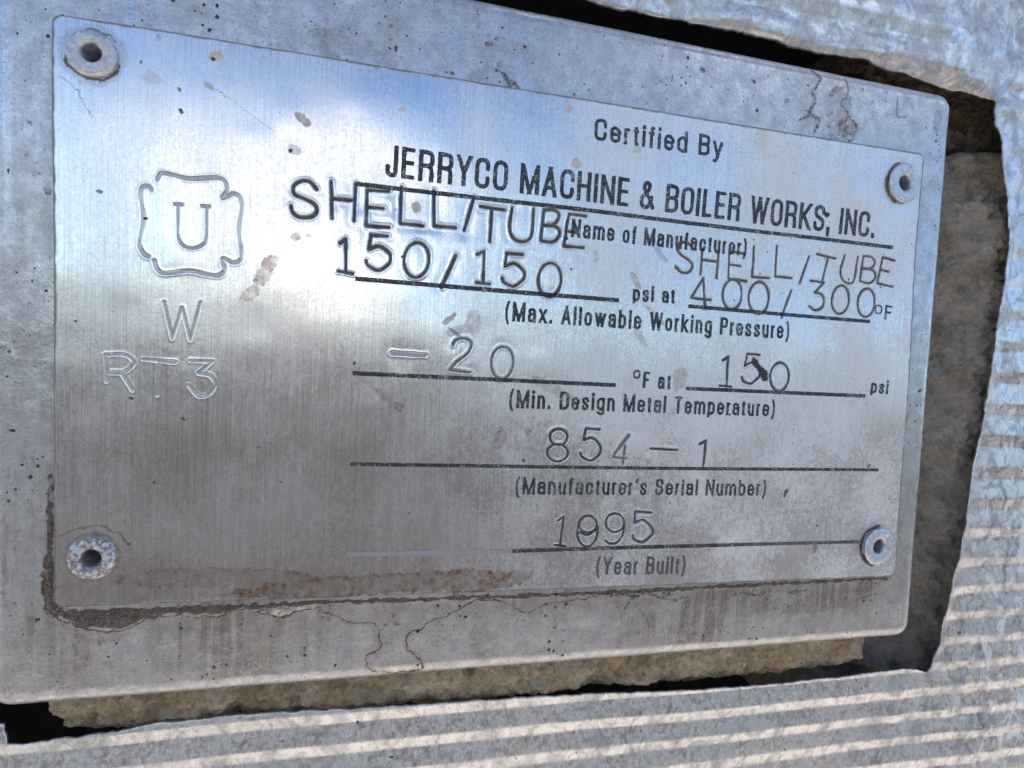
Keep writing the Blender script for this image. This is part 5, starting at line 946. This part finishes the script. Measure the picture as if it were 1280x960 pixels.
# ------------------------------------------------------------------ printed lettering: a condensed grotesque drawn stroke by stroke
X = .70
_C = lambda *p: ('C', p)
_D = lambda *p: ('D', p)
_V = lambda x, a, b: ('V', x, a, b)
_H = lambda y, a, b: ('H', y, a, b)
_bowl = lambda x0, y0, y1: _C((x0, y1), (.55, y1), (.93, y1 * .86 + y0 * .14), (1, (y0 + y1) / 2), (.93, y1 * .14 + y0 * .86), (.55, y0), (x0, y0))
_O = lambda a, b: _C((.5, b), (.86, b - .06), (1, b - .24), (1, (a + b) / 2), (1, a + .24), (.86, a + .06), (.5, a), (.14, a + .06), (0, a + .24), (0, (a + b) / 2), (0, b - .24), (.14, b - .06), (.5, b))
GLYPH = {
    'A': (1.02, [_D((0, 0), (.5, 1)), _D((1, 0), (.5, 1)), _H(.27, .14, .86)]),
    'B': (1, [_V(0, 0, 1), _bowl(0, .53, 1), _bowl(0, 0, .53)]),
    'C': (1, [_C((1, .68), (.98, .86), (.80, .97), (.5, 1), (.14, .94), (0, .76), (0, .5), (0, .24), (.14, .06), (.5, 0), (.80, .03), (.98, .14), (1, .32))]),
    'D': (1, [_V(0, 0, 1), _C((0, 1), (.55, 1), (.88, .93), (1, .74), (1, .5), (1, .26), (.88, .07), (.55, 0), (0, 0))]),
    'E': (.86, [_V(0, 0, 1), _H(1, 0, 1), _H(.52, 0, .92), _H(0, 0, 1)]),
    'F': (.82, [_V(0, 0, 1), _H(1, 0, 1), _H(.5, 0, .9)]),
    'H': (1, [_V(0, 0, 1), _V(1, 0, 1), _H(.52, 0, 1)]),
    'I': (0, [_V(.5, 0, 1)]),
    'J': (.78, [_V(1, .2, 1), _C((1, .3), (.95, .06), (.5, 0), (.06, .08), (0, .3))]),
    'K': (1.02, [_V(0, 0, 1), _D((0, .34), (.98, 1)), _D((.3, .56), (1, 0))]),
    'L': (.8, [_V(0, 0, 1), _H(0, 0, 1)]),
    'M': (1.32, [_V(0, 0, 1), _V(1, 0, 1), _D((0.02, 1), (.5, 0)), _D((.98, 1), (.5, 0))]),
    'N': (1.05, [_V(0, 0, 1), _V(1, 0, 1), _D((0.02, 1), (.98, 0))]),
    'O': (1, [_O(0, 1)]),
    'P': (.95, [_V(0, 0, 1), _bowl(0, .46, 1)]),
    'R': (1, [_V(0, 0, 1), _bowl(0, .50, 1), _C((.55, .50), (.9, .42), (.97, .25), (.97, .1)), _V(.97, 0, .2)]),
    'S': (.98, [_C((.98, .74), (.9, .92), (.5, 1), (.12, .92), (.03, .75), (.15, .6), (.5, .52), (.86, .43), (1, .26), (.88, .07), (.5, 0), (.1, .07), (0, .27))]),
    'T': (.95, [_V(.5, 0, 1), _H(1, 0, 1)]),
    'W': (1.5, [_D((0, 1), (.25, 0)), _D((.25, 0), (.5, 1)), _D((.5, 1), (.75, 0)), _D((.75, 0), (1, 1))]),
    'Y': (1, [_D((0, 1), (.5, .42)), _D((1, 1), (.5, .42)), _V(.5, 0, .5)]),
    '&': (1.15, [_C((1, .02), (.6, .45), (.22, .74), (.22, .93), (.42, 1), (.62, .93), (.6, .76), (.35, .56), (.06, .4), (0, .2), (.14, .03), (.4, 0), (.7, .12), (.88, .42))]),
    'a': (.86, [_V(1, 0, X - .12), _C((.02, X - .16), (.12, X - .02), (.5, X), (.9, X - .03), (1, X - .2)), _C((1, .42), (.55, .42), (.08, .34), (0, .2), (.08, .04), (.4, 0), (.8, .06), (1, .22))]),
    'b': (.88, [_V(0, 0, 1), _C((0, .5), (.2, X), (.6, X), (.97, X - .12), (1, X / 2), (.97, .12), (.6, 0), (.2, 0), (0, .2))]),
    'c': (.84, [_C((1, X - .22), (.9, X - .05), (.5, X), (.1, X - .07), (0, X / 2), (.1, .07), (.5, 0), (.9, .05), (1, .22))]),
    'd': (.88, [_V(1, 0, 1), _C((1, .5), (.8, X), (.4, X), (.03, X - .12), (0, X / 2), (.03, .12), (.4, 0), (.8, 0), (1, .2))]),
    'e': (.86, [_C((0, .37), (1, .37), (.98, X - .14), (.5, X), (.08, X - .08), (0, X / 2), (.08, .08), (.5, 0), (.88, .05), (1, .18))]),
    'f': (.5, [_V(.42, 0, .8), _C((.42, .7), (.45, .95), (.7, 1), (1, .99)), _H(X, -.1, 1)]),
    'g': (.88, [_V(1, -.1, 'x'), _C((1, 0), (.95, -.24), (.5, -.3), (.05, -.2)), _C((1, .5), (.8, X), (.4, X), (.03, X - .12), (0, X / 2), (.03, .14), (.4, .03), (.8, .04), (1, .2))]),
    'i': (0, [_V(.5, 0, 'x'), _V(.5, .86, 1)]),
    'k': (.86, [_V(0, 0, 1), ('d', ((0, .25), (.92, X))), _D((.3, .4), (1, 0))]),
    'l': (0, [_V(.5, 0, 1)]),
    'm': (1.38, [_V(0, 0, 'x'), _V(.5, 0, .5), _V(1, 0, .5), _C((0, .5), (.15, X), (.36, X), (.5, .52)), _C((.5, .52), (.65, X), (.86, X), (1, .52))]),
    'n': (.84, [_V(0, 0, 'x'), _V(1, 0, .5), _C((0, .48), (.25, X), (.7, X), (1, .5))]),
    'o': (.86, [_O(0, X)]),
    'p': (.88, [_V(0, -.28, 'x'), _C((0, .5), (.2, X), (.6, X), (.97, X - .12), (1, X / 2), (.97, .12), (.6, 0), (.2, 0), (0, .2))]),
    'r': (.5, [_V(0, 0, 'x'), _C((0, .42), (.3, X - .04), (1, X))]),
    's': (.80, [_C((.97, X - .17), (.85, X - .02), (.5, X), (.1, X - .05), (.05, X - .2), (.35, X - .31), (.8, .28), (1, .17), (.85, .02), (.5, 0), (.1, .03), (0, .17))]),
    't': (.48, [_V(.42, .15, .92), _C((.42, .25), (.46, .03), (.75, 0), (1, .01)), _H(X, -.12, 1)]),
    'u': (.84, [_V(1, 0, 'x'), _V(0, .2, 'x'), _C((0, .22), (.3, 0), (.75, 0), (1, .22))]),
    'w': (1.25, [('d', ((0, X), (.25, 0))), ('d', ((.25, 0), (.5, X))), ('d', ((.5, X), (.75, 0))), ('d', ((.75, 0), (1, X)))]),
    'x': (.86, [('d', ((0, X), (1, 0))), ('d', ((0, 0), (1, X)))]),
    'y': (.88, [('d', ((0, X), (.52, 0))), _C((1, X), (.78, .35), (.5, -.1), (.34, -.27), (.05, -.29))]),
    '(': (.5, [_C((1, 1.08), (.3, .8), (0, .42), (.3, .04), (1, -.24))]),
    ')': (.5, [_C((0, 1.08), (.7, .8), (1, .42), (.7, .04), (0, -.24))]),
    '.': (0, [_V(.5, 0, .16)]),
    ',': (0, [_V(.5, 0, .16), _C((.6, .06), (.5, -.1), (.2, -.2))]),
    "'": (0, [_V(.5, .74, 1)]),
    ' ': (.42, []),
}


def crspline(p, n=5):
    P = [np.array(q, float) for q in p]
    P = [2 * P[0] - P[1]] + P + [2 * P[-1] - P[-2]]
    o = []
    for a in range(1, len(P) - 2):
        for k in range(n):
            t = k / n
            o.append(.5 * (2 * P[a] + (P[a + 1] - P[a - 1]) * t + (2 * P[a - 1] - 5 * P[a] + 4 * P[a + 1] - P[a + 2]) * t * t
                           + (3 * P[a] - P[a - 1] - 3 * P[a + 1] + P[a + 2]) * t ** 3))
    o.append(P[-2])
    return [tuple(q) for q in o]


def box_sd(x, y, x0, x1, y0, y1):
    return np.maximum(np.maximum(x0 - x, x - x1), np.maximum(y0 - y, y - y1))


def text_sdf(s, length, cap, hw, x, y):
    """signed distance (mm) of a line of text in its own axes; x along the baseline"""
    ws = [GLYPH[c][0] for c in s]
    n0 = sum(1 for c in s if GLYPH[c][0] == 0)
    gap = .2 if len(s) > 30 and s[0] == 'J' else (.27 if len(s) > 4 else .3)
    # sum(w)*B + n0*2hw + gap*B*(n-1) = length
    Bw = (length - n0 * 2 * hw) / (sum(ws) + gap * (len(s) - 1))
    sd = np.full(x.shape, 9.0)
    cy = lambda v: hw + v * (cap - 2 * hw)
    oy = lambda v: cy(X) + hw if v == 'x' else (v * cap if v in (0, 1) else cy(v))
    pos = 0.0
    for c, w in zip(s, ws):
        gw = w * Bw if w else 2 * hw
        cx = lambda v, pos=pos, gw=gw: pos + hw + v * max(gw - 2 * hw, 0)
        idx = np.nonzero((x > pos - 1) & (x < pos + gw + 1))
        gx_, gy_ = x[idx], y[idx]
        g = np.full(gx_.shape, 9.0)
        for st in GLYPH[c][1]:
            if st[0] == 'V':
                d = box_sd(gx_, gy_, cx(st[1]) - hw, cx(st[1]) + hw, oy(st[2]), oy(st[3]))
            elif st[0] == 'H':
                d = box_sd(gx_, gy_, cx(st[2]) - hw * .8, cx(st[3]) + hw * .8, cy(st[1]) - hw * .88, cy(st[1]) + hw * .88)
            else:
                p = crspline(st[1]) if st[0] == 'C' else list(st[1])
                p = [(cx(a), cy(b)) for a, b in p]
                if st[0] != 'C':                                   # diagonals run on and are cut level
                    (x0, y0), (x1, y1) = p
                    k0, k1 = (st[1][0][1] in (0, 1, X)), (st[1][1][1] in (0, 1, X))
                    L = math.hypot(x1 - x0, y1 - y0)
                    ux, uy = (x1 - x0) / L * hw, (y1 - y0) / L * hw
                    p = [(x0 - ux * k0, y0 - uy * k0), (x1 + ux * k1, y1 + uy * k1)]
                    d = seg_dist(gx_, gy_, p) - hw * .94
                    hi = cap if st[0] == 'D' else cy(X) + hw
                    d = np.maximum(d, np.maximum(-gy_, gy_ - hi))
                else:
                    d = seg_dist(gx_, gy_, p) - hw * (.95 if c not in '()' else .8)
            g = np.minimum(g, d)
        sd[idx] = np.minimum(sd[idx], g)
        pos += gw + gap * Bw
    return sd


def region_mesh(name, sdf, x0, x1, y0, y1, step, A, ex, ey, lift, mat, seed, edge_wear):
    """fill {sdf<0} with a fine mesh lying on the plate (marching squares)"""
    nx_, ny_ = int((x1 - x0) / step) + 2, int((y1 - y0) / step) + 2
    gx_, gy_ = np.meshgrid(x0 + step * np.arange(nx_), y0 + step * np.arange(ny_))
    f = sdf(gx_, gy_)
    wu = A[0] + gx_ * ex[0] + gy_ * ey[0]
    wv = A[1] + gx_ * ex[1] + gy_ * ey[1]
    f = f + edge_wear * fbm(wu * 2.3, wv * 2.3, 3, seed)
    verts, faces, cache = [], [], {}

    def vert(key, p):
        if key not in cache:
            cache[key] = len(verts)
            verts.append(p)
        return cache[key]

    inn = f < 0
    cnt = inn[:-1, :-1].astype(int) + inn[1:, :-1] + inn[:-1, 1:] + inn[1:, 1:]
    for r, c in zip(*np.nonzero(cnt)):
        cor_ = [(r, c), (r, c + 1), (r + 1, c + 1), (r + 1, c)]
        poly = []
        for a in range(4):
            p, q_ = cor_[a], cor_[(a + 1) % 4]
            fp, fq = f[p], f[q_]
            if fp < 0:
                poly.append(vert(p, (gx_[p], gy_[p])))
            if (fp < 0) != (fq < 0):
                t = fp / (fp - fq)
                key = (p, q_) if p < q_ else (q_, p)
                poly.append(vert(key, (gx_[p] + t * (gx_[q_] - gx_[p]), gy_[p] + t * (gy_[q_] - gy_[p]))))
        if len(poly) >= 3:
            faces.append(poly)
    if not faces:
        return None
    P = np.array(verts)
    u = A[0] + P[:, 0] * ex[0] + P[:, 1] * ey[0]
    v = A[1] + P[:, 0] * ex[1] + P[:, 1] * ey[1]
    h, _ = plate_height(u, v)
    tri_ = np.array([(p[0], p[k], p[k + 1]) for p in faces for k in range(1, len(p) - 1)])
    return link(name, make_mesh(name, np.c_[u, v, h + lift], tri_, base=NB, smooth=True), mat, name_root)


INK = [mat_ink('black_enamel', .07), mat_ink('chipped_black_enamel', .085), mat_ink('faded_grey_enamel', .07, (.06, .06, .063), (.36, .36, .37)),
       mat_ink('bare_etched_metal', .25, (.16, .16, .17), (.40, .40, .41))]
for j, (s, a, b, cap, bold, worn) in enumerate(TEXTS):
    L = math.dist(a, b)
    ex = ((b[0] - a[0]) / L, (b[1] - a[1]) / L)
    ey = (-ex[1], ex[0])
    hw = bold
    if s == 'o':
        cap = cap * 1.0
    o = region_mesh('degree_mark' if s == 'o' else 'printed_lettering',
                    lambda x, y: text_sdf(s, L, cap, hw, x, y),
                    -.5, L + .5, -.36 * cap, 1.12 * cap, .085, a, ex, ey, .03, INK[worn], 500 + j, .06)
    o['label'] = ('small raised degree circle printed before the letter F' if s == 'o' else 'company name in condensed black capitals' if s[0] == 'J' else 'printed words: ' + s)
for j, (pts, w, worn) in enumerate(RULES):
    (a, b) = pts[0], pts[-1]
    L = math.dist(a, b)
    ex = ((b[0] - a[0]) / L, (b[1] - a[1]) / L)
    ey = (-ex[1], ex[0])
    loc = [((p[0] - a[0]) * ex[0] + (p[1] - a[1]) * ex[1], (p[0] - a[0]) * ey[0] + (p[1] - a[1]) * ey[1]) for p in pts]
    yl = lambda x: np.interp(x, [p[0] for p in loc], [p[1] for p in loc])
    region_mesh('printed_rule', lambda x, y: np.maximum(abs(y - yl(x)) - w / 2, np.maximum(-x, x - L)),
                -.3, L + .3, -1.2, 1.2, .11, a, ex, ey, .026, INK[worn], 600 + j, .05)

# ------------------------------------------------------------------ hollow rivets
PROFILES = {   # (radius, height) from the outer foot over the head and down the bore
    'flat': [(3.45, -.35), (3.5, .05), (3.46, .32), (3.32, .55), (3.1, .74), (2.6, .86), (2.1, .9), (1.75, .84), (1.5, .62), (1.34, .25), (1.28, -.6), (1.25, -2), (1.2, -4.2), (.02, -4.3)],
    'disc': [(3.1, -.5), (3.15, .18), (3.7, .22), (3.86, .36), (3.8, .58), (3.5, .74), (2.9, .82), (2.2, .78), (1.75, .66), (1.5, .4), (1.38, .0), (1.3, -.8), (1.25, -2), (1.2, -4.2), (.02, -4.3)],
}


def rivet(cu, cv, kind, mat, label, tilt, seed, scale=1.0):
    pr = np.array(PROFILES[kind])
    # refine the profile
    d = np.r_[0, np.cumsum(np.hypot(*np.diff(pr, axis=0).T))]
    s = np.linspace(0, d[-1], 70)
    r, h = np.interp(s, d, pr[:, 0]) * scale, np.interp(s, d, pr[:, 1])
    n = 96
    a = np.linspace(0, 2 * math.pi, n, endpoint=False)
    Rr, A_ = np.meshgrid(r, a, indexing='ij')
    Hh = np.repeat(h[:, None], n, 1)
    k = sstep(1.2, 2.2, Rr)
    lump = fbm(Rr * np.cos(A_) * .6 + seed, Rr * np.sin(A_) * .6, 3, seed)
    Rr = Rr * (1 + .03 * k * fbm(np.cos(A_) * 2 + seed, np.sin(A_) * 2, 3, seed + 1))
    Hh = Hh + k * (.16 * lump + .06 * fbm(Rr * np.cos(A_) * 2, Rr * np.sin(A_) * 2, 3, seed + 5))
    u, v = Rr * np.cos(A_), Rr * np.sin(A_)
    Hh = Hh + (u * tilt[0] + v * tilt[1]) + float(plate_height(np.array([cu]), np.array([cv]))[0][0])
    o = link('rivet', make_mesh('rivet', np.c_[(cu + u).ravel(), (cv + v).ravel(), Hh.ravel()], grid_quads(len(r), n, wrap=True), base=NB), mat, name_root)
    o['label'] = label
    return o


dirty = mat_rivet('chalky_rivet', .40, (.62, .59, .53), .2)
rusty = mat_rivet('rusting_rivet', .2, (.44, .33, .22), .75)
clean = mat_rivet('grey_aluminium_rivet', .12, (.38, .36, .33), .05)
rivet(*RIVETS[0], 'flat', dirty, 'chalky dirt coated hollow rivet in the upper left corner', (.02, -.04), 701, .94)
rivet(*RIVETS[1], 'disc', clean, 'clean grey hollow rivet in the upper right corner', (-.05, -.01), 702)
rivet(*RIVETS[2], 'disc', clean, 'bluish grey hollow rivet in the lower right corner, lifted on one side', (-.10, .04), 703)
rivet(*RIVETS[3], 'flat', rusty, 'rust flecked hollow rivet in the lower left corner', (0, .02), 704, .95)
